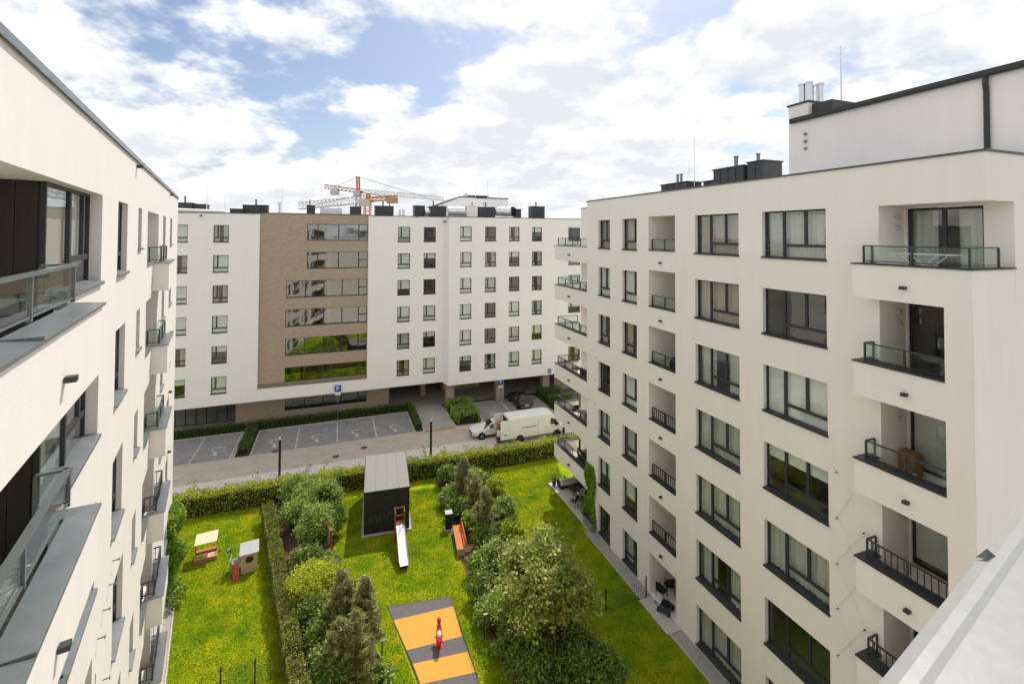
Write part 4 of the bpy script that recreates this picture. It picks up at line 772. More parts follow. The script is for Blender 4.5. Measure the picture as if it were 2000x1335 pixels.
def climber(label, fr, s0, s1, o0, o1, z1, n, m):
    b = fr.at((s0+s1)/2, o0); t = thing('climbing_plant', label, 'climber', b, fr.a); s = rng.uniform(0, 1, n); z = rng.random(n)**.8
    wd = (1-.45*z)*(1+.25*np.sin(z*9)); x = (s-.5)*(s1-s0)*wd+.12*np.sin(z*7); y = fr.o*((o1-o0)*rng.random(n)*(1-.3*z)*(.7+.3*np.sin(z*12+s*5)))
    put('foliage', leaves(np.stack([x, y, z*z1+.03], 1), .13, m, 1.4, .1), t); mb = MB()
    for k in range(5): mb.tube([(-.3+.15*k, fr.o*.08, 0), (-.2+.12*k, fr.o*.1, z1*.5), (-.12+.1*k, fr.o*.06, z1*.9)], [.02, .014, .006], 5)
    mb.build('stem', TRUNK, t); return t
climber('bright green creeper climbing the wall corner above the patio furniture', RF, 2.95, 4.3, .03, .38, 3.95, 5200, LF_CLIMB)
climber('tall leafy climber at the far corner of the sunlit left block', LF, 7.4, 10.6, .05, 1.0, 4.2, 9000, LF_CLIMB)
# thin ornamental plants along the street side of the hedge
for i in range(13):
    s = -31+i*1.75+rng.uniform(-.4, .4); P = FF.at(s, 14.9+rng.uniform(-.2, .2)); k = 160; h = rng.uniform(1.9, 2.9)
    q = np.stack([rng.normal(0, .16, k), rng.normal(0, .16, k), rng.random(k)*h], 1); t = thing('young_shrub', 'thin young shrub above the street side of the long hedge, %s from left' % ['first','second','third','fourth','fifth','sixth','seventh','eighth','ninth','tenth','eleventh','twelfth','thirteenth'][i], 'shrub', (P[0], P[1], STREET), group='thin young shrubs behind the hedge')
    put('foliage', leaves(q, .16, LF_DARK, 2.2), t); MB().tube([(0, 0, 0), (.03, .02, h*.6), (0, .03, h*.95)], [.02, .014, .006], 5).build('stem', TRUNK, t)
# ---------------------------------------------------------------- garden furniture and play equipment
def local(obj_origin, P): return tuple(np.array(P)-np.array(obj_origin))
CONC = mat('concrete', (.42, .40, .37), rough=.95, var=.15, vscale=4); SHEDD = mat('black_board', (.022, .022, .023), rough=.7, var=.3, vscale=3, stretch=(4, 4, .4)); ROOFG = mat('grey_roof_sheet', (.225, .212, .20), rough=.6, var=.06, vscale=2)
A = gp(710.1, 1048); B = gp(799.3, 1033.2); HS = 2.74; D = gp(702.7, 893.6, HS); Cc = gp(780.4, 880.4, HS)
ux = (B-A)/np.linalg.norm(B-A); wS = float(np.linalg.norm(B-A)); uy = np.array([-ux[1], ux[0], 0]); dS = float((((D+Cc)/2-(A+B)/2)[:2])@uy[:2])
sh = thing('garden_shed', 'tall black box shed with a grey flat roof beside the slide', 'shed', A, math.atan2(ux[1], ux[0]))
MB().box(-.14, wS+.14, -.14, dS+.14, 0, .1).build('base_slab', CONC, sh)
MB().box(.03, wS-.03, .03, dS-.03, .1, HS-.07).build('wall', SHEDD, sh)
for i in range(4): put('board_panel', cached('shedp', lambda: MB().box(.012, wS/4-.012, 0, .03, .12, HS-.09).mesh('board_panel', SHEDD)), sh, (i*wS/4, 0, 0))
for i in range(5): put('board_panel', cached('shedq', lambda: MB().box(-.0, .03, .012, dS/5-.012, .12, HS-.09).mesh('board_panel', SHEDD)), sh, (0, i*dS/5+.03, 0))
for i in range(5): put('board_panel', cached('shedr', lambda: MB().box(-.03, .0, .012, dS/5-.012, .12, HS-.09).mesh('board_panel', SHEDD)), sh, (wS, i*dS/5+.03, 0))
MB().box(-.03, wS+.03, -.03, dS+.03, HS-.07, HS-.005).build('roof_trim', SHEDD, sh)
for i in range(4): put('roof_sheet', cached('sheds', lambda: MB().box(.004, wS/4-.004, 0, dS, -.004, .012).mesh('roof_sheet', ROOFG)), sh, (i*wS/4, 0, HS))
mb = MB(); r = random.Random(4); x = .35
while x < 1.75:     # rubbed-out chalk-like scrawl low on the front
    pts = [(x+r.uniform(-.05, .12), -.004, 1.0+r.uniform(-.28, .3)) for _ in range(4)]; mb.tube(pts, .011, 4); x += .13
mb.build('scrawl', mat('chalk', (.16, .14, .125), rough=1), sh)
# slide
s0 = gp(781, 1062); s1 = gp(789.5, 1114); dr = (s1-s0); ln = float(np.linalg.norm(dr)); sl_ = thing('playground_slide', 'steel playground slide with brown wooden ladder in front of the shed', 'slide', s0, math.atan2(dr[1], dr[0]))
for yy in (-.27, .27):
    MB().box(-.5, -.41, yy-.045, yy+.045, 0, 2.0).build('post', WOOD, sl_)
    MB().bar((-.45, yy*1.02, 1.22), (ln*.93, yy*1.02, .34), .035, .2).build('side_board', WOOD, sl_)
    MB().box(-.05, .03, yy-.04, yy+.04, 0, 1.95).build('post', WOOD, sl_)
for z in (.35, .7, 1.05): MB().box(-.48, -.43, -.27, .27, z-.03, z+.03).build('rung', WOOD, sl_)
for z in (1.45, 1.93): MB().box(-.46, -.0, -.3, -.26, z-.035, z+.035).box(-.46, 0, .26, .3, z-.035, z+.035).box(-.47, -.43, -.26, .26, z+.0, z+.06).build('guard_board', WOOD, sl_)
MB().box(-.45, .03, -.25, .25, 1.16, 1.2).build('platform', WOOD, sl_)
prof = [(0, 1.2), (.12, 1.18), (ln*.45, .76), (ln*.8, .40), (ln*.92, .33), (ln+.05, .31)]; vs = []; fs = []
for i, (x, z) in enumerate(prof): vs += [(x, -.25, z+.12), (x, -.24, z), (x, .24, z), (x, .25, z+.12), (x, .23, z-.02), (x, -.23, z-.02)]
for i in range(len(prof)-1):
    for k in range(6): fs.append((i*6+k, i*6+(k+1) % 6, i*6+6+(k+1) % 6, i*6+6+k))
MB().add(vs, fs).build('chute', STEEL, sl_)
MB().box(ln*.86, ln*.92, -.22, .22, 0, .33).build('foot', BLACK, sl_)
# striped rubber mat with a spring rider
mt = thing('play_mat', 'orange and grey striped rubber play surface in the middle lawn', 'play mat', gp(845, 1240)); mo = gp(845, 1240)
GREYR = mat('grey_rubber', (.13, .12, .122), rough=.95, var=.2, vscale=14, bump=.3, bscale=80); ORR = mat('orange_rubber', (.60, .32, .06), rough=.95, var=.08, vscale=14, bump=.3, bscale=80)
rows = [((756.5, 1183.6), (880.3, 1164.8)), ((768.7, 1211.2), (885.8, 1183.6)), ((794.1, 1269.8), (902.4, 1242.2)), ((806.2, 1296.3), (913.4, 1272)), ((821, 1336), (927.8, 1312.9)), ((831, 1362), (938, 1342)), ((842, 1395), (952, 1380))]
for i in range(6):
    q = [gp(*rows[i][0]), gp(*rows[i][1]), gp(*rows[i+1][1]), gp(*rows[i+1][0])]; MB().prism([local(mo, p)[:2] for p in q][::-1], 0, .022).build('grey_stripe' if i % 2 == 0 else 'orange_stripe', GREYR if i % 2 == 0 else ORR, mt)
MB().prism([tuple((np.array(local(mo, gp(*p))[:2]))*1.01) for p in (rows[0][0], rows[0][1], rows[6][1], rows[6][0])][::-1], 0, .012).build('edging', SOIL, mt)
RED = mat('red_plastic', (.62, .015, .02), rough=.35); PINKW = mat('pale_plastic', (.75, .55, .55), rough=.4)
rp = gp(857.5, 1263); rd = thing('spring_rider', 'red spring rocker standing on the striped play mat', 'spring rider', rp+np.array([0, 0, .022]), math.radians(100))
pts = [(.085*math.cos(t), .085*math.sin(t), .02+.33*t/(2*math.pi*4.5)) for t in np.linspace(0, 2*math.pi*4.5, 60)]
MB().tube(pts, .016, 6).build('spring', RED, rd); MB().tube([(0, 0, 0), (0, 0, .03)], .16, 16).build('foot_plate', RED, rd)
b_ = MB().tube([(-.42, 0, .42), (-.28, 0, .45), (0, 0, .44), (.25, 0, .47), (.36, 0, .6), (.44, 0, .78)], [.07, .13, .15, .13, .10, .07], 12).build('body', RED, rd, smooth=True)
MB().tube([(.40, 0, .76), (.50, 0, .84), (.62, 0, .82)], [.08, .095, .05], 12).build('head', RED, rd, smooth=True)
MB().tube([(-.2, 0, .57), (-.05, 0, .595), (.1, 0, .575)], [.09, .12, .09], 12).build('seat', PINKW, rd, smooth=True)
MB().tube([(.36, -.2, .72), (.36, .2, .72)], .018, 8).build('handlebar', PINKW, rd); MB().tube([(.16, -.2, .32), (.16, .2, .32)], .02, 8).build('footrest', RED, rd)
# bench, litter bin
b0, b1 = gp(884, 1040), gp(893, 1088); dv = b1-b0; bl = float(np.linalg.norm(dv)); bn = thing('park_bench', 'orange slatted bench with concrete ends at the right lawn edge', 'bench', b0, math.atan2(dv[1], dv[0]))
OR = mat('orange_slat', (.62, .17, .03), rough=.5, var=.15, vscale=4, stretch=(.4, 4, 4))
for x in (.15, bl-.15): MB().box(x-.07, x+.07, .02, .5, 0, .41).build('leg', CONC, bn); MB().bar((x, .47, .35), (x, .56, .88), .05, .05).build('back_support', FRAME, bn)
MB().box(0, bl, .0, .5, .36, .41).build('seat_base', CONC, bn)
for j in range(4): MB().box(-.02, bl+.02, .03+j*.115, .03+j*.115+.095, .415, .45).build('slat', OR, bn)
for j in range(3): MB().bar((-.02, .50+.02*j, .56+j*.125), (bl+.02, .50+.02*j, .56+j*.125), .03, .1).build('slat', OR, bn)
bp_ = gp(876, 1031); bi = thing('litter_bin', 'black square litter bin on a slab beside the bench', 'bin', bp_, math.radians(15))
MB().box(-.3, .3, -.3, .3, 0, .04).build('base_slab', CONC, bi); bevel(MB().box(-.2, .2, -.2, .2, .04, .98).build('body', BLACK, bi)); MB().box(-.23, .23, -.23, .23, 1.0, 1.05).box(-.03, .03, -.2, -.16, .98, 1.0).box(-.03, .03, .16, .2, .98, 1.0).build('lid', STEEL, bi)
# information board
i0, i1 = gp(634.5, 1080), gp(643.5, 1095); dv = i1-i0; il = float(np.linalg.norm(dv))+.25; ib = thing('info_board', 'wooden information board on two brown posts by the shrubs', 'sign', i0, math.atan2(dv[1], dv[0]))
for x in (0, il): MB().box(x-.05, x+.05, -.05, .05, 0, 1.85).build('post', WOOD, ib)
MB().box(.05, il-.05, -.02, .02, .95, 1.75).build('board', mat('white_board', (.72, .70, .66), rough=.6), ib); MB().box(-.08, il+.08, -.07, .07, 1.85, 1.9).build('top_rail', WOOD, ib)
for z in (1.2, 1.35, 1.5): MB().box(.12, il-.15, -.024, .024, z, z+.04).build('text_line', mat('faded_print', (.5, .48, .45), rough=.7), ib)
# bollard lights
def bollard(label, x, y, h=.95, lean=0.):
    P = gp(x, y); t = thing('bollard_light', label, 'light', P, math.radians(20), 'slim bollard lights along the beds'); MB().tube([(0, 0, 0), (lean, 0, h)], .03, 8).build('post', FRAME, t); MB().box(-.05+lean, .22+lean, -.05, .05, h, h+.05).build('head', ZINC, t)
for lab, x, y, h in (('slim bollard light near the litter bin at the lawn edge', 860, 997, .9), ('slim bollard light at the bed below the bench', 924, 1108, .8), ('slim bollard light beside the right edge of the play mat', 946, 1247, 1.1), ('slim bollard light beside the left edge of the play mat', 746, 1292, .9), ('slim bollard light among the pine tips by the golden shrub', 693, 1172, 1.0)): bollard(lab, x, y, h)
# sandbox and playhouse
SALM = mat('salmon_wood', (.50, .20, .10), rough=.7, var=.15, vscale=5); SAND = mat('sand', (.62, .45, .32), rough=1, var=.15, vscale=12, bump=.4); CREAMB = mat('cream_board', (.72, .57, .38), rough=.7, var=.05)
q = [gp(378, 1104), gp(423, 1092)]; dv = q[1]-q[0]; sw = float(np.linalg.norm(dv)); sb = thing('sandbox', 'small wooden sandbox with a raised cream canopy board on the left lawn', 'sandbox', q[0], math.atan2(dv[1], dv[0])); sd = 1.0
for a in ((0, sw, 0, .05), (0, sw, sd-.05, sd), (0, .05, .05, sd-.05), (sw-.05, sw, .05, sd-.05)): MB().box(a[0], a[1], a[2], a[3], 0, .24).build('side_board', SALM, sb)
MB().box(.05, sw-.05, .05, sd-.05, .05, .14).build('sand', SAND, sb); MB().box(.03, sw-.03, sd-.3, sd-.04, .24, .27).build('seat_board', TAN, sb)
for i in range(4): put('canopy_board', cached('sblid', lambda: MB().add([(0, .12, 1.0), (sw/4-.01, .12, 1.0), (sw/4-.01, 1.12, 1.1), (0, 1.12, 1.1), (0, .12, 1.03), (sw/4-.01, .12, 1.03), (sw/4-.01, 1.12, 1.13), (0, 1.12, 1.13)], [(3,2,1,0),(4,5,6,7),(0,1,5,4),(1,2,6,5),(2,3,7,6),(3,0,4,7)]).mesh('canopy_board', CREAMB)), sb, (i*sw/4, 0, 0))
for x in (.03, sw-.03): MB().box(x-.025, x+.025, sd*.55, sd*.55+.05, 0, 1.05).build('post', SALM, sb)
MB().lathe([(.0, .0), (.11, .0), (.13, .14), (.12, .15)], (.3, .35, .14), 10).build('toy_bucket', mat('lime_plastic', (.45, .5, .03), rough=.5), sb)
ph0 = gp(470, 1122); ph = thing('playhouse', 'small wooden playhouse with grey roof and a red climbing ramp on the left lawn', 'playhouse', ph0, math.radians(28)); ph.scale = (.86, .86, .9); TANW = mat('tan_board', (.52, .40, .25), rough=.75, var=.12, vscale=5); GREENB = mat('grey_green_board', (.22, .27, .24), rough=.7)
wv = MB(); wall(wv, -1, 0, .95, 0, 1.18, [(.3, .68, .62, .98, .03)]); wv.quad((0, 0, 0), (0, .9, 0), (0, .9, 1.3), (0, 0, 1.18)); wv.quad((.95, 0, 0), (.95, .9, 0), (.95, .9, 1.3), (.95, 0, 1.18)); wv.quad((0, .9, 0), (.95, .9, 0), (.95, .9, 1.3), (0, .9, 1.3)); wv.build('wall', TANW, ph)
MB().add([(-.08, -.12, 1.17), (1.03, -.12, 1.17), (1.03, 1.0, 1.36), (-.08, 1.0, 1.36), (-.08, -.12, 1.21), (1.03, -.12, 1.21), (1.03, 1.0, 1.4), (-.08, 1.0, 1.4)], [(3,2,1,0),(4,5,6,7),(0,1,5,4),(1,2,6,5),(2,3,7,6),(3,0,4,7)]).build('roof', mat('felt_roof', (.40, .40, .41), rough=.9, var=.1), ph)
MB().prism_y([(.49+.23*math.cos(t), .8+.2*math.sin(t)) for t in np.linspace(0, 2*math.pi, 15)[:-1]], -.012, -.006).build('window_opening', mat('dark_red', (.10, .02, .012), rough=.8), ph)
MB().box(-.5, 0, .15, .75, .62, .68).box(-.5, -.45, .15, .2, 0, .62).box(-.5, -.45, .7, .75, 0, .62).build('platform', mat('grey_board', (.3, .3, .31), rough=.8), ph)
MB().bar((-.26, .12, .66), (-.26, -.42, .03), .34, .03).build('climbing_ramp', mat('red_board', (.62, .08, .06), rough=.6), ph)
for x, z in ((-.34, .5), (-.2, .42), (-.33, .3), (-.2, .2), (-.3, .1)): MB().tube([(x, .13-(.66-z)*.857-.01, z+.01), (x, .13-(.66-z)*.857-.04, z+.04)], .035, 8).build('climbing_hold', mat('dark_red', (.1, .02, .01)), ph)
MB().box(-.62, -.55, .0, .85, 0, .95).build('side_screen', GREENB, ph); MB().tube([(-.62, .6, .9), (-.62, .6, 1.45)], .025, 6).build('flag_post', WOOD, ph); MB().tube([(-.8, .75, 1.3), (-.62, .62, 1.3)], .12, 10).build('steering_wheel', GREENB, ph)
# wire fences
def fence(label, pts, h, n, group=None, dens=.12):
    P0 = np.array([*pts[0][:2], 0.]); t = thing('wire_fence', label, 'fence', P0)
    a, b = np.array(pts[0][:2]), np.array(pts[1][:2]); ln = float(np.linalg.norm(b-a)); d = (b-a)/ln
    for i in range(n+1): c = d*ln*i/n; put('post', cached(('fp', h), lambda: MB().box(-.025, .025, -.03, .03, 0, h+.06).mesh('post', FRAME)), t, (c[0], c[1], 0), math.atan2(d[1], d[0]))
    for j in range(n):
        mb = MB(); l2 = ln/n
        for z in np.arange(.06, h, .2): mb.box(.03, l2-.03, -.004, .004, z-.004, z+.004)
        for x in np.arange(.05, l2-.03, dens): mb.box(x-.003, x+.003, -.003, .003, .03, h)
        c = d*ln*j/n; put('wire_panel', mb.mesh('wire_panel', RAIL), t, (c[0], c[1], 0), math.atan2(d[1], d[0]))
fence('dark wire fence along the left side of the right-hand lawn', [gp(958, 942), gp(1010, 1046)], 1.0, 3); fence('dark wire fence running on behind the big tree to the bottom', [gp(1010, 1046), gp(1130, 1300)], 1.0, 4)
fence('wire fence crossing the right lawn to the ground-floor terrace', [gp(1183, 1193), gp(1262, 1167)], 1.05, 1); fence('wire fence along the narrow garden hedge by the playhouse lawn', [gp(508, 1004), gp(564, 1345)], 1.0, 6)
fence('wire fence crossing the bottom of the playhouse lawn', [gp(430, 1352), gp(563, 1318)], 1.0, 2, dens=.06)
# ---------------------------------------------------------------- street furniture
def lamp(label, x, ytop, off=12.3):
    s, z = FF.w(x, ytop, off); P = FF.at(s, off); t = thing('street_lamp', label, 'street lamp', (P[0], P[1], STREET), FF.a, 'short black post lamps along the street'); h = z-STREET
    MB().box(-.085, .085, -.085, .085, 0, h-.32).build('post', BLACK, t); MB().box(-.07, .07, -.07, .07, h-.32, h-.05).build('lamp_head', mat('lamp_diffuser', (.7, .7, .68), rough=.4), t); MB().box(-.09, .09, -.09, .09, h-.05, h).build('cap', ZINC, t)
lamp('short black post lamp in front of the second parking bay', 547, 850); lamp('short black post lamp right of the shed near the passage', 842, 815); lamp('short black post lamp at the nose of the white van', 1101, 827, 12.0)
BLUE = mat('sign_blue', (.015, .12, .45), rough=.4); SWH = mat('sign_white', (.8, .8, .8), rough=.4)
def psign(label, s, off, h):
    P = FF.at(s, off); t = thing('parking_sign', label, 'sign', (P[0], P[1], STREET), FF.a, 'blue parking signs'); MB().tube([(0, .03, 0), (0, .03, h)], .03, 8).build('post', ZINC, t)
    bd = MB().box(-.33, .33, -.01, .01, h-.68, h).build('sign_plate', BLUE, t); m = MB().box(-.13, -.05, -.016, -.012, h-.52, h-.12)
    cx_, cz_ = -.02, h-.25; o_ = [(cx_+.15*math.cos(t_)+.0, cz_+.13*math.sin(t_)) for t_ in np.linspace(math.pi/2, -math.pi/2, 9)]; i_ = [(cx_+.07*math.cos(t_), cz_+.06*math.sin(t_)) for t_ in np.linspace(math.pi/2, -math.pi/2, 9)]
    for k in range(8): m.add([(o_[k][0], -.014, o_[k][1]), (o_[k+1][0], -.014, o_[k+1][1]), (i_[k+1][0], -.014, i_[k+1][1]), (i_[k][0], -.014, i_[k][1])], [(0, 1, 2, 3)])
    m.box(-.05, cx_, -.016, -.012, cz_+.06, cz_+.13).box(-.05, cx_, -.016, -.012, cz_-.13, cz_-.06); m.build('letter_p', SWH, bd)
    ad = MB().box(-.28, .28, -.01, .01, h-1.05, h-.72).build('plate', SWH, t); MB().tube([(-.03, -.014, h-.9+.07*math.sin(u)) if False else (-.02+.07*math.cos(u), -.014, h-.92+.07*math.sin(u)) for u in np.linspace(.4, -3.9, 9)], .012, 4).box(-.04, -.01, -.016, -.012, h-.9, h-.8).build('wheelchair_mark', BLACK, ad)
psign('blue P sign on a post standing in the hedge behind the bays', -19.9, .14, 3.94); psign('blue P sign on a post in front of the brick pillar by the black car', -1.5, .35, 2.72)
for x, y in ((537, 881), (711, 874), (656, 891)): P = gp(x, y, STREET); struct(MB().tube([(P[0], P[1], STREET), (P[0], P[1], STREET+.008)], .3, 16).build('manhole_cover', mat('cast_iron', (.07, .065, .06), rough=.7)))
# ---------------------------------------------------------------- vehicles (x forward, y left, z up)
TYRE = mat('tyre', (.018, .018, .018), rough=.85); RIM = mat('alloy', (.45, .45, .46), rough=.35, metal=.8); CHROME = mat('chrome', (.7, .7, .7), rough=.15, metal=1.); LAMPW = mat('headlamp', (.65, .66, .68), rough=.15); LAMPR = mat('tail_lamp', (.45, .012, .015), rough=.25)
def loft(st, rows_fn, m, sub=1):
    mb = MB(); rings = [rows_fn(*s) for s in st]; n = len(rings[0]); vs = [p for r_ in rings for p in r_]; fs = []
    for i in range(len(rings)-1):
        for k in range(n): fs.append((i*n+k, i*n+(k+1) % n, (i+1)*n+(k+1) % n, (i+1)*n+k))
    fs += [tuple(range(n))[::-1], tuple(range((len(rings)-1)*n, len(rings)*n))]; mb.add(vs, fs); return mb, rings
def ring(x, zb, zs, zr, wb, ws, wr):
    h = [(wb, zb), (ws, zb+.18), (ws*1.0, zs-.08), (ws*.985, zs), (wr, max(zr-.05, zs+.01)), (wr*.72, max(zr, zs+.02)), (0, max(zr+.012, zs+.025))]
    return [(x, y, z) for y, z in h]+[(x, -y, z) for y, z in h[-2::-1]]
def wheel(parent, x, y, r=.33, w_=.22):
    wh = put('wheel', cached(('ty', r, w_), lambda: MB().add(*_lathe_y([(r*.62, -w_/2), (r*.95, -w_/2), (r, -w_*.3), (r, w_*.3), (r*.95, w_/2), (r*.62, w_/2)], 22)).mesh('wheel', TYRE)), parent, (x, y, r))
    put('rim', cached(('rim', r, w_), lambda: rimmesh(r*.63, w_)), wh); return wh
def _lathe_y(prof, n):
    vs = [(r*math.cos(2*math.pi*k/n), y, r*math.sin(2*math.pi*k/n)) for r, y in prof for k in range(n)]; fs = []
    for i in range(len(prof)): 
        j = (i+1) % len(prof)
        for k in range(n): fs.append((i*n+k, i*n+(k+1) % n, j*n+(k+1) % n, j*n+k))
    return vs, fs
def rimmesh(r, w_):
    mb = MB(); mb.add(*_lathe_y([(r, -w_*.45), (r, w_*.45), (r*.88, w_*.45), (r*.88, -w_*.45)], 20))
    for k in range(5):
        a = 2*math.pi*k/5; mb.bar((.03*math.cos(a), w_*.38, .03*math.sin(a)), (r*.92*math.cos(a), w_*.38, r*.92*math.sin(a)), .06); mb.bar((.03*math.cos(a), -w_*.38, .03*math.sin(a)), (r*.92*math.cos(a), -w_*.38, r*.92*math.sin(a)), .06)
    return mb.mesh('rim', RIM)
def glass_between(rings, i, j, side, parent, name='side_window', inset=.0, m=None):
    n = len(rings[0]); a, b = (3, 4) if side > 0 else (n-3, n-4)
    q = [np.array(rings[i][a]), np.array(rings[j][a]), np.array(rings[j][b]), np.array(rings[i][b])]; c = sum(q)/4; q = [c+(p-c)*np.array([.9, 1, .84]) for p in q]
    q = [p+np.array([0, .022*side, .006]) for p in q]; q2 = [p-np.array([0, .012*side, 0]) for p in q]; MB().add(q+q2, [(0,1,2,3),(7,6,5,4),(0,4,5,1),(1,5,6,2),(2,6,7,3),(3,7,4,0)]).build(name, m or CARGLASS, parent)
def screen(rings, i, j, parent, name, dx, scale=.9):
    k = (3, 6); n = len(rings[0]); q = [np.array(rings[i][3]), np.array(rings[i][n-3]), np.array(rings[j][n-5]), np.array(rings[j][5])]
    c = sum(q)/4; q = [c+(p-c)*scale+np.array([dx, 0, .018]) for p in q]; q2 = [p-np.array([dx*.6, 0, .012]) for p in q]; MB().add(q+q2, [(0,1,2,3),(7,6,5,4),(0,4,5,1),(1,5,6,2),(2,6,7,3),(3,7,4,0)]).build(name, CARGLASS, parent)
def car(label, P, head, paint, estate=False):
    t = thing('parked_car', label, 'car', P, head); L2 = 2.3
    st = [(-2.3, .42, .72, .74, .62, .72, .60), (-2.24, .30, .86, .90, .74, .82, .66), (-1.95, .25, .93, 1.02, .80, .88, .66), (-1.45, .24, .95, 1.34 if estate else 1.22, .82, .905, .60), (-.7, .24, .95, 1.43, .82, .91, .60), (.1, .24, .95, 1.44, .82, .91, .61), (.6, .24, .95, 1.18, .82, .91, .63), (1.15, .24, .93, .97, .82, .905, .72), (1.75, .25, .84, .87, .80, .89, .70), (2.15, .27, .74, .77, .74, .80, .60), (2.28, .36, .62, .64, .60, .66, .48)]
    mb, rg = loft(st, ring, paint); o = mb.build('body', paint, t, smooth=True); mo_ = o.modifiers.new('sub', 'SUBSURF'); mo_.levels = 1; mo_.render_levels = 2
    for s in (1, -1):
        glass_between(rg, 3, 4, s, t); glass_between(rg, 4, 5, s, t); glass_between(rg, 5, 6, s, t)
        for x in (-1.4, 1.38): wheel(t, x, s*.79)
        for x in (-1.4, 1.38): MB().tube([(x, s*.70, .34), (x, s*.90, .34)], .37, 18).build('wheel_arch', BLACK, t)
        MB().box(1.92, 2.2, s*.48, s*.80, .60, .73).build('headlight', LAMPW, t); MB().box(-2.30, -2.1, s*.50, s*.80, .70, .86).build('tail_light', LAMPR, t)
        bevel(MB().box(.72, .92, s*.92, s*1.08, .93, 1.06).build('mirror', paint, t), .03)
    screen(rg, 7, 5, t, 'windscreen', .05, .93); screen(rg, 2, 3, t, 'rear_window', -.05, .9)
    MB().box(2.2, 2.33, -.42, .42, .42, .60).build('grille', BLACK, t); MB().box(2.25, 2.345, -.26, .26, .36, .44).build('number_plate', SWH, t); MB().box(-2.345, -2.27, -.26, .26, .56, .67).build('number_plate', SWH, t)
    MB().box(-2.31, -2.2, -.7, .7, .40, .47).build('bumper_strip', CHROME if not estate else RIM, t); return t
CARW = mat('white_car_paint', (.78, .78, .78), rough=.2, spec=.6); CARB = mat('black_car_paint', (.012, .012, .014), rough=.16, spec=.7)
P = FF.at(-5.25, 8.6); car('white saloon car beside the open rear of the van', (P[0], P[1], STREET), FF.a+math.pi, CARW)
P = FF.at(.45, 1.65); car('black hatchback parked nose-in beside the brick pillar', (P[0], P[1], STREET), FF.a+math.pi/2, CARB, True)
# delivery van, front to the right, rear doors open
P = FF.at(-1.45, 10.5); VP = (P[0], P[1], STREET); VW = mat('white_van_paint', (.80, .79, .76), rough=.3, spec=.5, var=.03, vscale=2); van = thing('delivery_van', 'long white high-roof delivery van with its rear doors open', 'van', VP, FF.a)
def vring(x, zb, zs, zr, wb, ws, wr):
    h = [(wb, zb), (ws, zb+.12), (ws, zs-.1), (ws*.985, zs), (wr, max(zr-.10, zs+.01)), (wr*.86, max(zr, zs+.02)), (0, max(zr+.02, zs+.03))]; return [(x, y, z) for y, z in h]+[(x, -y, z) for y, z in h[-2::-1]]
st = [(-3.05, .42, 1.35, 2.42, .93, .99, .90), (-2.9, .36, 1.35, 2.45, .94, 1.0, .90), (0, .36, 1.35, 2.46, .94, 1.0, .91), (1.25, .36, 1.35, 2.45, .94, 1.0, .90), (1.62, .36, 1.35, 2.38, .94, 1.0, .88), (2.05, .36, 1.33, 1.84, .94, .995, .86), (2.45, .36, 1.24, 1.38, .94, .98, .84), (2.72, .36, 1.12, 1.18, .92, .96, .80), (2.98, .36, .98, 1.02, .87, .91, .72), (3.09, .42, .84, .86, .70, .76, .58)]
mb, rg = loft(st, vring, VW); o = mb.build('body', VW, van, smooth=True); m_ = o.modifiers.new('bevel', 'BEVEL'); m_.width = .03; m_.segments = 2; m_.limit_method = 'ANGLE'; m_.angle_limit = .6
for s in (1, -1):
    MB().prism_y([(1.28, 1.36), (2.3, 1.24), (2.12, 1.52), (1.80, 1.86), (1.34, 1.94)], s*.985-.002, s*.985+.03).build('cab_window', CARGLASS, van)
    for x in (-1.95, 2.0): wheel(van, x, s*.86, .36, .24)
    for x in (-1.95, 2.0): MB().tube([(x, s*.75, .38), (x, s*1.005, .38)], .42, 18).build('wheel_arch', BLACK, van)
    MB().box(1.82, 1.98, s*1.02, s*1.2, 1.25, 1.55).build('mirror', BLACK, van); MB().box(2.72, 2.95, s*.62, s*.9, .92, 1.12).build('headlight', LAMPW, van); MB().box(-3.02, 2.6, s*.985, s*1.012, .42, .52).build('sill_trim', FRAME, van)
    MB().box(-1.75, -.2, s*1.0, s*1.015, 1.42, 1.47).build('door_track', FRAME, van); MB().box(.0, .012, s*.995, s*1.004, .5, 2.1).build('door_seam', FRAME, van)
    for x in (.75, 1.35): MB().box(x, x+.22, s*1.0, s*1.02, 1.12, 1.17).build('door_handle', FRAME, van)
    dz = bevel(MB().box(-3.95, -3.07, s*.985, s*1.035, .55, 2.36).build('rear_door', VW, van)); MB().box(-3.6, -3.3, s*1.036, s*1.05, .95, 1.03).build('hinge', FRAME, dz)
screen(rg, 6, 4, van, 'windscreen', .07, .92); MB().box(-3.06, -3.052, -.84, .84, .55, 2.25).build('load_opening', mat('load_bay', (.05, .04, .03), rough=.9), van); MB().box(2.98, 3.12, -.55, .55, .5, .8).build('grille', FRAME, van); MB().box(-3.12, -3.05, -.95, .95, .42, .55).build('rear_step', FRAME, van)
for s in (1, -1): MB().box(-3.075, -3.04, s*.90, s*.985, .7, 1.3).build('tail_light', LAMPR, van)
CARD = mat('cardboard', (.33, .17, .075), rough=.85, var=.12, vscale=4)
def carton(lab, s, off, z, a, b, h, rz=0., g='cardboard boxes behind the van', m=None):
    P = FF.at(s, off); o = MB().box(-a/2, a/2, -b/2, b/2, 0, h-.004).box(-a/2, -.004, -b/2, b/2, h-.004, h).box(.004, a/2, -b/2, b/2, h-.004, h).build('cardboard_box', m or CARD, None, (P[0], P[1], z), FF.a+rz); return tag(o, lab, 'box', g)
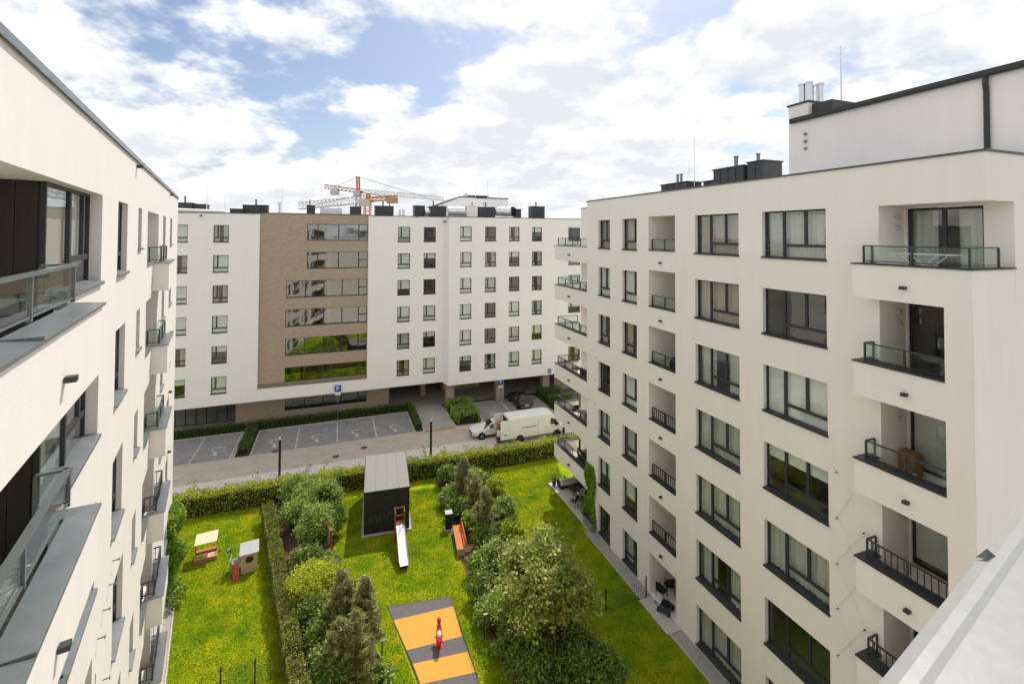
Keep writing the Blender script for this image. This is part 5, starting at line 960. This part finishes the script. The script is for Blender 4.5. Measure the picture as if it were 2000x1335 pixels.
carton('large cardboard box at the bottom of the stack behind the van', -5.05, 10.6, STREET, .75, .7, .8); carton('cardboard box in the middle of the stack behind the van', -5.05, 10.6, STREET+.8, .72, .68, .62); carton('cardboard box on top of the stack behind the van', -5.05, 10.6, STREET+1.42, .68, .62, .5, .06); carton('small cardboard box on the ground at the mover\'s feet', -5.75, 11.75, STREET, .5, .4, .32, .3)
# ---------------------------------------------------------------- a person at the van
def person(label, P, head):
    t = thing('person', label, 'person', P, head)
    SK = mat('skin', (.45, .27, .19), rough=.6); SH = mat('white_shirt', (.72, .70, .70), rough=.85, var=.06, vscale=9); TR = mat('dark_trousers', (.03, .03, .035), rough=.9); HR = mat('brown_hair', (.05, .03, .02), rough=.7)
    J = [('pel', 0, 0, .93, .13), ('wai', .02, 0, 1.08, .125), ('che', .04, 0, 1.28, .15), ('nec', .05, 0, 1.46, .055), ('hea', .08, 0, 1.60, .095), ('top', .08, 0, 1.70, .075),
         ('hl', 0, .09, .88, .095), ('kl', .06, .10, .48, .065), ('al', .0, .10, .08, .045), ('fl', .13, .11, .04, .04), ('hr', 0, -.09, .88, .095), ('kr', .02, -.11, .48, .065), ('ar', -.06, -.11, .08, .045), ('fr', .07, -.13, .04, .04),
         ('sl', .05, .19, 1.40, .06), ('el', .10, .27, 1.14, .045), ('wl', .30, .20, 1.08, .033), ('sr', .05, -.19, 1.40, .06), ('er', .12, -.26, 1.15, .045), ('wr', .32, -.18, 1.06, .033)]
    E_ = [('pel','wai'),('wai','che'),('che','nec'),('nec','hea'),('hea','top'),('pel','hl'),('hl','kl'),('kl','al'),('al','fl'),('pel','hr'),('hr','kr'),('kr','ar'),('ar','fr'),('che','sl'),('sl','el'),('el','wl'),('che','sr'),('sr','er'),('er','wr')]
    for s, w_ in ((1, 'wl'), (-1, 'wr')):
        bx_, by_ = .30+.0, s*.19
        J.append(('p'+w_, .37, s*.175, 1.05, .03)); E_.append((w_, 'p'+w_))
        for f in range(4): J.append((f'f{f}'+w_, .43, s*(.20-.02*f), 1.045, .0095)); J.append((f'g{f}'+w_, .465-.006*abs(f-1), s*(.197-.02*f), 1.02, .0085)); E_ += [('p'+w_, f'f{f}'+w_), (f'f{f}'+w_, f'g{f}'+w_)]
        J.append(('t'+w_, .38, s*.135, 1.06, .011)); E_.append(('p'+w_, 't'+w_))
    ix = {j[0]: i for i, j in enumerate(J)}; me = bpy.data.meshes.new('body'); me.from_pydata([j[1:4] for j in J], [(ix[a], ix[b]) for a, b in E_], []); o = put('body', me, t); md = o.modifiers.new('skin', 'SKIN'); md.use_smooth_shade = True
    for i, j in enumerate(J): me.skin_vertices[0].data[i].radius = (j[4], j[4])
    me.skin_vertices[0].data[0].use_root = True; sb_ = o.modifiers.new('sub', 'SUBSURF'); sb_.levels = 1; sb_.render_levels = 2
    # one skin, coloured by height: trousers, shirt, skin
    m = bpy.data.materials.new('person'); m.use_nodes = True; n = m.node_tree; K = n.links.new; tcn = n.nodes.new('ShaderNodeTexCoord'); sp = n.nodes.new('ShaderNodeSeparateXYZ'); K(tcn.outputs['Object'], sp.inputs[0]); cr = n.nodes.new('ShaderNodeValToRGB'); cr.color_ramp.interpolation = 'CONSTANT'; e = cr.color_ramp.elements
    e[0].position = 0; e[0].color = (.05, .04, .035, 1); e[1].position = .05; e[1].color = (.03, .03, .036, 1); q = e.new(.50); q.color = (.72, .69, .69, 1); q = e.new(.775); q.color = (.45, .27, .19, 1)
    dv_ = n.nodes.new('ShaderNodeMath'); dv_.operation = 'DIVIDE'; dv_.inputs[1].default_value = 1.9; K(sp.outputs[2], dv_.inputs[0]); K(dv_.outputs[0], cr.inputs[0]); K(cr.outputs[0], n.nodes['Principled BSDF'].inputs['Base Color']); n.nodes['Principled BSDF'].inputs['Roughness'].default_value = .8; me.materials.append(m)
    MB().lathe([(.02, -.06), (.10, -.03), (.115, .04), (.09, .115), (.02, .14)], (.055, 0, 1.62), 12).build('hair', HR, t, smooth=True)
    MB().box(.165, .195, -.012, .012, 1.585, 1.625).build('nose', SK, t)
    for s in (1, -1): MB().lathe([(.002, -.012), (.013, 0), (.002, .012)], (.165, s*.035, 1.635), 8).build('eye', BLACK, t); MB().lathe([(.004, -.03), (.016, 0), (.004, .03)], (.08, s*.105, 1.60), 8).build('ear', SK, t)
    MB().box(.168, .18, -.025, .025, 1.548, 1.556).build('mouth', mat('lip', (.3, .1, .09), rough=.6), t)
    return t
P = FF.at(-5.55, 11.35); person('person in white shirt and dark trousers unloading behind the van', (P[0], P[1], STREET), FF.a+.5)
# ---------------------------------------------------------------- things on the balconies and terrace
def rthing(name, label, cat, s, off, z, rz=0., group=None): P = RF.at(s, off); return thing(name, label, cat, (P[0], P[1], z), RF.a+rz, group)
WICK = mat('dark_wicker', (.03, .028, .027), rough=.85, var=.3, vscale=30); CUSH = mat('light_cushion', (.62, .60, .56), rough=.95, var=.05); GREYC = mat('grey_cushion', (.16, .155, .16), rough=.95)
def sofa(label, s, off, z, rz, w_=1.7, m=WICK, c=CUSH, pil=2):
    t = rthing('garden_sofa', label, 'sofa', s, off, z, rz); MB().box(-w_/2, w_/2, -.36, .36, .08, .3).build('base', m, t); bevel(MB().box(-w_/2, w_/2, .26, .40, .3, .78).build('backrest', c if c is CUSH else m, t), .03)
    for sx in (-1, 1): MB().box(sx*w_/2-(.1 if sx > 0 else 0), sx*w_/2+(0 if sx > 0 else .1), -.36, .26, .3, .55).build('armrest', m, t)
    for i in range(2): bevel(MB().box(-w_/2+.11+i*(w_/2-.11), -w_/2+.10+(i+1)*(w_/2-.11), -.34, .25, .3, .42).build('cushion', c, t), .03)
    for i in range(pil): MB().add([(x, -.04, z_) for x, z_ in ((0, -.24), (.24, 0), (0, .24), (-.24, 0))]+[(0, -.12, 0), (0, .06, 0)], [(0,1,4),(1,2,4),(2,3,4),(3,0,4),(1,0,5),(2,1,5),(3,2,5),(0,3,5)]).build('pillow', GREYC, t, (-w_/4+i*w_/2, .16, .64))
    for x in (-w_/2+.08, w_/2-.08):
        for y in (-.3, .3): MB().box(x-.03, x+.03, y-.03, y+.03, 0, .08).build('leg', FRAME, t)
    return t
def table(label, s, off, z, r=.45, h=.7, m=None, sq=False, name='garden_table'):
    t = rthing(name, label, 'table', s, off, z)
    if sq: MB().box(-r, r, -r*.6, r*.6, h-.04, h).build('table_top', m or FRAME, t)
    else: MB().tube([(0, 0, h-.03), (0, 0, h)], r, 20).build('table_top', m or FRAME, t)
    for a in range(4): x, y = .75*r*math.cos(a*math.pi/2+.78), .75*r*math.sin(a*math.pi/2+.78)*(.6 if sq else 1); MB().tube([(x, y, 0), (x*.9, y*.9, h-.03)], .017, 6).build('leg', FRAME, t)
    return t
def chair(label, s, off, z, rz, m=None, group=None):
    m = m or FRAME; t = rthing('garden_chair', label, 'chair', s, off, z, rz, group); MB().box(-.22, .22, -.22, .22, .41, .44).build('seat', m, t); MB().box(-.22, .22, .2, .23, .5, .86).build('backrest', m, t)
    for x in (-.21, .21):
        MB().tube([(x, -.2, 0), (x, -.21, .64)], .014, 6).build('leg', FRAME, t); MB().tube([(x, .22, 0), (x, .22, .86)], .014, 6).build('leg', FRAME, t); MB().tube([(x, -.21, .64), (x, .22, .66)], .014, 6).build('armrest', FRAME, t)
    return t
z = .045
sofa('cream patio sofa with two dark pillows at the corner terrace', 8.5, -.9, z, -math.pi/2+math.pi, 1.7); table('low wicker coffee table in front of the cream patio sofa', 7.5, -.75, z, .45, .36, WICK, True)
chair('dark metal chair at the near end of the corner terrace', 5.9, .05, z, 2.2); chair('dark metal chair between the coffee table and the creeper', 5.4, -.6, z, .4); chair('dark metal chair at the back of the corner terrace', 5.95, -1.15, z, -.8); table('small dark round table among the metal chairs on the terrace', 5.55, -.35, z, .36, .7)
for lab, s, off in (('dark potted plant at the lawn corner of the terrace', 8.9, .15), ('dark potted plant beside the patio sofa near the wall', 7.9, -1.55)):
    t = rthing('potted_plant', lab, 'plant', s, off, z); MB().lathe([(.12, 0), (.17, .36), (.18, .38), (.15, .38)], n=14).build('pot', FRAME, t); q = rng.normal(0, .13, (220, 3)); q[:, 2] = np.abs(q[:, 2])*1.8+.4; put('foliage', leaves(q, .12, LF_DARK), t)
P = RF.at(3.55, .12); t = thing('storage_box', 'grey storage box against the wall under the creeper', 'box', (P[0], P[1], .02), RF.a); MB().box(-.55, .55, -.25, .25, 0, .62).build('body', mat('grey_plastic', (.25, .26, .27), rough=.6), t); MB().box(-.58, .58, -.28, .28, .62, .68).build('lid', FRAME, t)
# far-end balconies (row counted from the top)
zf = lambda k: 17.605-3*k
sofa('dark wicker sofa with cushions on the fourth far-end balcony', 6.0, -1.3, zf(3), 0, 1.6, c=GREYC, pil=0); table('small round table on the fourth far-end balcony', 7.3, -.9, zf(3), .35, .6); chair('wicker chair on the fourth far-end balcony', 5.0, -.75, zf(3), .6, WICK)
table('round table on the fifth far-end balcony', 6.6, -.9, zf(4), .38, .7, mat('pale_top', (.5, .47, .42), rough=.6)); chair('brown chair left of the table on the fifth far-end balcony', 7.6, -.9, zf(4), 1.6, WICK); chair('brown chair right of the table on the fifth far-end balcony', 5.7, -1.1, zf(4), -1.4, WICK)
sofa('black corner sofa on the lowest far-end balcony', 6.2, -1.35, zf(5), 0, 2.3, c=GREYC, pil=0); table('low black table on the lowest far-end balcony', 6.3, -.62, zf(5), .45, .4, BLACK, True)
P = RF.at(6.9, -1.2); tag(MB().lathe([(.05, 0), (.30, .05), (.33, .18), (.22, .28), (.12, .34), (.02, .36)], n=14).build('throw_cushion', CUSH, None, (P[0], P[1], zf(5)+.42), smooth=True), 'bunched cream cushion on the black sofa of the lowest far-end balcony', 'cushion')
t = rthing('bicycle', 'red and white child bicycle on the top far-end balcony', 'bicycle', 6.9, -.75, zf(0), .1); RB = mat('red_bike', (.5, .02, .05), rough=.4)
for x in (-.42, .42): put('wheel', cached('bkw', lambda: MB().add(*_lathe_y([(.24, -.015), (.28, -.015), (.28, .015), (.24, .015)], 18)).mesh('wheel', TYRE)), t, (x, 0, .28))
MB().tube([(-.42, 0, .28), (-.1, 0, .26), (.3, 0, .62), (-.12, 0, .58), (-.1, 0, .26)], .02, 6).tube([(-.42, 0, .28), (-.14, 0, .62)], .016, 6).tube([(.42, 0, .28), (.3, 0, .68)], .02, 6).build('frame', RB, t); MB().box(-.26, -.06, -.06, .06, .66, .71).build('saddle', RB, t); MB().tube([(.28, -.22, .76), (.28, .22, .76)], .016, 6).tube([(.3, 0, .66), (.28, 0, .76)], .018, 6).build('handlebar', RB, t)
t = rthing('potted_plant', 'bushy potted plant on the second far-end balcony', 'plant', 5.2, -.85, zf(1)); MB().lathe([(.14, 0), (.2, .38), (.17, .38)], n=14).build('pot', FRAME, t); q = rng.normal(0, .22, (420, 3)); q[:, 2] = np.abs(q[:, 2])*1.6+.45; put('foliage', leaves(q, .13, LF_MID), t)
# loggia column
t = rthing('barbecue', 'black covered barbecue in the third loggia', 'barbecue', -3.95, -.75, 17.67-6, 0); MB().box(-.45, .45, -.28, .28, .15, .72).build('cabinet', BLACK, t); MB().tube([(-.42, 0, .78), (.42, 0, .78)], .27, 14).build('hood', BLACK, t); MB().box(-.5, -.45, -.2, .2, .5, .75).box(.45, .5, -.2, .2, .5, .75).build('side_shelf', FRAME, t)
for k, lab in ((4, 'rattan chair in the fifth loggia'), (5, 'dark chair in the sixth loggia')): chair(lab, -3.9, -.95, 17.67-3*k, .8, mat('rattan', (.34, .22, .12), rough=.8) if k == 4 else WICK)
for lab, s, off, rz in (('black garden chair at the back of the ground-floor loggia', -3.0, -.35, .4), ('black garden chair tipped beside the ground-floor loggia wall', -2.85, -.95, 1.2)): chair(lab, s, off, .05, rz, BLACK)
t = rthing('garden_mower', 'dark lawn mower standing on the ground-floor terrace', 'mower', -3.75, .0, .05, .5); MB().box(-.25, .25, -.35, .35, .12, .28).build('deck', mat('mower_green', (.03, .07, .05), rough=.5), t); MB().box(-.15, .15, -.15, .15, .28, .46).build('motor', BLACK, t); MB().tube([(-.22, .33, .25), (-.22, .9, .9), (.22, .9, .9), (.22, .33, .25)], .016, 6).build('handle', FRAME, t)
for x in (-.28, .28):
    for y in (-.27, .27): MB().tube([(x-.03, y, .12), (x+.03, y, .12)], .12, 12).build('wheel', TYRE, t)
# near corner balconies
t = rthing('drying_rack', 'white folding clothes airer on the top corner balcony', 'clothes airer', -14.95, -.25, 17.61, 0); WM = mat('white_wire', (.78, .78, .76), rough=.5)
mb = MB(); mb.tube([(-.75, -.28, .88), (-.75, .28, .88), (.75, .28, .88), (.75, -.28, .88), (-.75, -.28, .88)], .014, 6)
for x in np.linspace(-.65, .65, 9): mb.tube([(x, -.28, .88), (x, .28, .88)], .006, 4)
mb.build('top_frame', WM, t)
for y in (-.25, .25): MB().tube([(-.5, y, .88), (.45, y, .02)], .013, 6).tube([(.5, y, .88), (-.45, y, .02)], .013, 6).build('leg', WM, t)
carton_ = MB().box(-.22, .22, -.2, .2, 0, .72).build('cardboard_box', CARD, None, tuple(RF.at(-14.15, -.95, 11.61)), RF.a); tag(carton_, 'tall cardboard box beside the door on the third corner balcony', 'box')
s_ = RF.at(-14.55, .0, 11.61); vv = []
for i in range(9):
    for j in range(6): vv.append((-.5+i*.125, -.22+j*.085, .05+.55*math.exp(-((i-3.2)/3.)**2)*(.7+.3*math.sin(i*2.3+j*1.7))*(1-.12*abs(j-2.5))))
ff_ = [(i*6+j, i*6+j+6, i*6+j+7, i*6+j+1) for i in range(8) for j in range(5)]; dc = MB().add(vv, ff_).build('dust_sheet', mat('pale_sheet', (.66, .62, .55), rough=.95), None, tuple(s_), RF.a, smooth=True); dc.modifiers.new('th', 'SOLIDIFY').thickness = .02; tag(dc, 'crumpled pale sheet thrown over things on the third corner balcony', 'sheet')
carton_ = MB().box(-.2, .2, -.16, .16, 0, .4).build('cardboard_box', CARD, None, tuple(RF.at(-15.6, -1.0, 8.61)), RF.a); tag(carton_, 'small brown box by the door of the fourth corner balcony', 'box')
# left block: round table on a balcony floor
P = LF.at(-.4, -.35); t = thing('garden_table', 'small white round table on the fifth balcony of the left block', 'table', (P[0], P[1], 17.385-12), 0); MB().tube([(0, 0, .66), (0, 0, .7)], .34, 18).build('table_top', WM, t); MB().tube([(0, 0, 0), (0, 0, .66)], .03, 8).build('stem', WM, t)
P = LF.at(-13.6, -.55); t = thing('garden_table', 'grey folding table behind the glass of the near top balcony', 'table', (P[0], P[1], 17.405), LF.a); MB().box(-.5, .35, -.3, .3, .70, .73).build('table_top', ZINC, t)
for x in (-.4, .25): MB().tube([(x, 0, 0), (x, 0, .70)], .02, 6).box(x-.02, x+.02, -.25, .25, 0, .03).build('leg', FRAME, t)
# ---------------------------------------------------------------- cranes on the site beyond
CRED = mat('crane_red', (.42, .05, .035), rough=.6); CWHT = mat('crane_white', (.62, .60, .57), rough=.6); CYEL = mat('crane_yellow', (.60, .26, .03), rough=.6)
def lattice(mb, p, q, w_, n, r=.12, tri=False):
    p = np.array(p, float); q = np.array(q, float); d = (q-p)/np.linalg.norm(q-p); a = np.cross(d, [0, 0, 1.]) if abs(d[2]) < .9 else np.array([1., 0, 0]); a /= np.linalg.norm(a); b = np.cross(a, d)
    cs = [(-1, -1), (1, -1), (0, 1)] if tri else [(-1, -1), (1, -1), (1, 1), (-1, 1)]; off_ = [a*x*w_/2+b*y*w_/2 for x, y in cs]
    for o in off_: mb.bar(p+o, q+o, r*1.3)
    for i in range(n):
        f0, f1 = p+(q-p)*i/n, p+(q-p)*(i+1)/n
        for k in range(len(off_)): o, o2 = off_[k], off_[(k+1) % len(off_)]; mb.bar(f0+o, f1+o2, r*.7); mb.bar(f1+o, f1+o2, r*.6)
    return mb
def px3(x, y, d): return CAMP+ray(x, y)*d
def crane(label, d, mast, top, cab, jl, jr, mm, mj, cw, tri):
    b = px3(*mast, d); base = np.array([b[0], b[1], STREET]); t = thing('tower_crane', label, 'crane', base); lo = lambda P: np.array(P)-base
    pv = lo(px3(*cab, d)); lattice(MB(), (pv[0], pv[1], 0), (pv[0], pv[1], pv[2]), 1.5, 18, .14).build('mast', mm, t); L_ = lo(px3(*jl, d)); R_ = lo(px3(*jr, d))
    if tri: lattice(MB(), pv+np.array([0, 0, .3]), R_, 1.3, 26, .12, True).build('jib', mj, t); lattice(MB(), pv+np.array([0, 0, .2]), L_, 1.2, 8, .16).build('counter_jib', mm, t)
    else: lattice(MB(), pv+np.array([0, 0, .3]), L_, 1.9, 18, .13, True).build('jib', mj, t); lattice(MB(), pv+np.array([0, 0, .2]), R_, 1.1, 7, .2).build('counter_jib', mm, t)
    T = lo(px3(*top, d)); lattice(MB(), pv, T, .9, 6, .13).build('tower_head', mm, t); mb = MB()
    for e in ((L_*.75+pv*.25), (R_*.8+pv*.2)): mb.tube([T, e], .07, 4)
    mb.build('tie_cable', FRAME, t); C1 = lo(px3(*cw[0], d)); MB().box(C1[0]-cw[1]/2, C1[0]+cw[1]/2, C1[1]-1, C1[1]+1, C1[2]-cw[2], C1[2]+cw[2]*.15).build('counterweight', CWHT if tri else mat('weight', (.45, .33, .2), rough=.8), t)
    MB().box(pv[0]-1.3, pv[0]+.9, pv[1]-1.6, pv[1]-.4, pv[2]-1.7, pv[2]+.2).build('operator_cab', CWHT, t); MB().box(pv[0]-1.5, pv[0]+1.5, pv[1]-1.2, pv[1]+1.2, pv[2]-.5, pv[2]+.1).build('slewing_ring', mm, t)
crane('red and white tower crane rising behind the brick-faced block', 165, (700, 400), (699, 345), (700, 374), (635, 364), (866, 388), CRED, CWHT, ((654, 370), 2.6, 1.9), True)
crane('yellow tower crane with low lattice jib behind the brick-faced block', 130, (719, 400), (720, 378), (718, 391), (584, 402), (776, 386), CYEL, CWHT, ((766, 387), 2.8, 1.4), False)
# ---------------------------------------------------------------- the parapet the view is taken over
dirp = LF.n[:2]; nrm = np.array([-dirp[1], dirp[0]]); e0 = gp(2000, 968, CAMH-.6)[:2]; e1 = gp(1700, 1335, CAMH-.6)[:2]; dd = (e0-e1)/np.linalg.norm(e0-e1); nn = np.array([-dd[1], dd[0]])
zc = CAMH-.6; pb = thing('balcony_parapet', 'galvanised metal parapet cap in the lower right corner, close up', 'parapet', (*e1, zc), math.atan2(dd[1], dd[0]))
cap = MB().add([(-1.2, .0, -.012), (11, .0, -.012), (11, -.02, .0), (-1.2, -.02, .0), (-1.2, -.035, .0), (11, -.035, .0), (11, -.045, -.002), (-1.2, -.045, -.002), (-1.2, -.36, -.0), (11, -.36, 0), (-1.2, .0, -.07), (11, 0, -.07), (-1.2, -.36, -.07), (11, -.36, -.07)],
     [(0,1,2,3),(3,2,5,4),(4,5,6,7),(7,6,9,8),(10,11,1,0),(8,9,13,12)]).build('metal_cap', GALV, pb)
MB().box(-2.55, 11, -.33, -.03, -18.4, -.03).build('wall', CREAM, pb)
MB().add([(.47, -.015, .001), (.495, -.022, .001), (.495, -.01, .009), (.478, .002, -.008)], [(0, 1, 2, 3)]).build('clip', FRAME, pb)
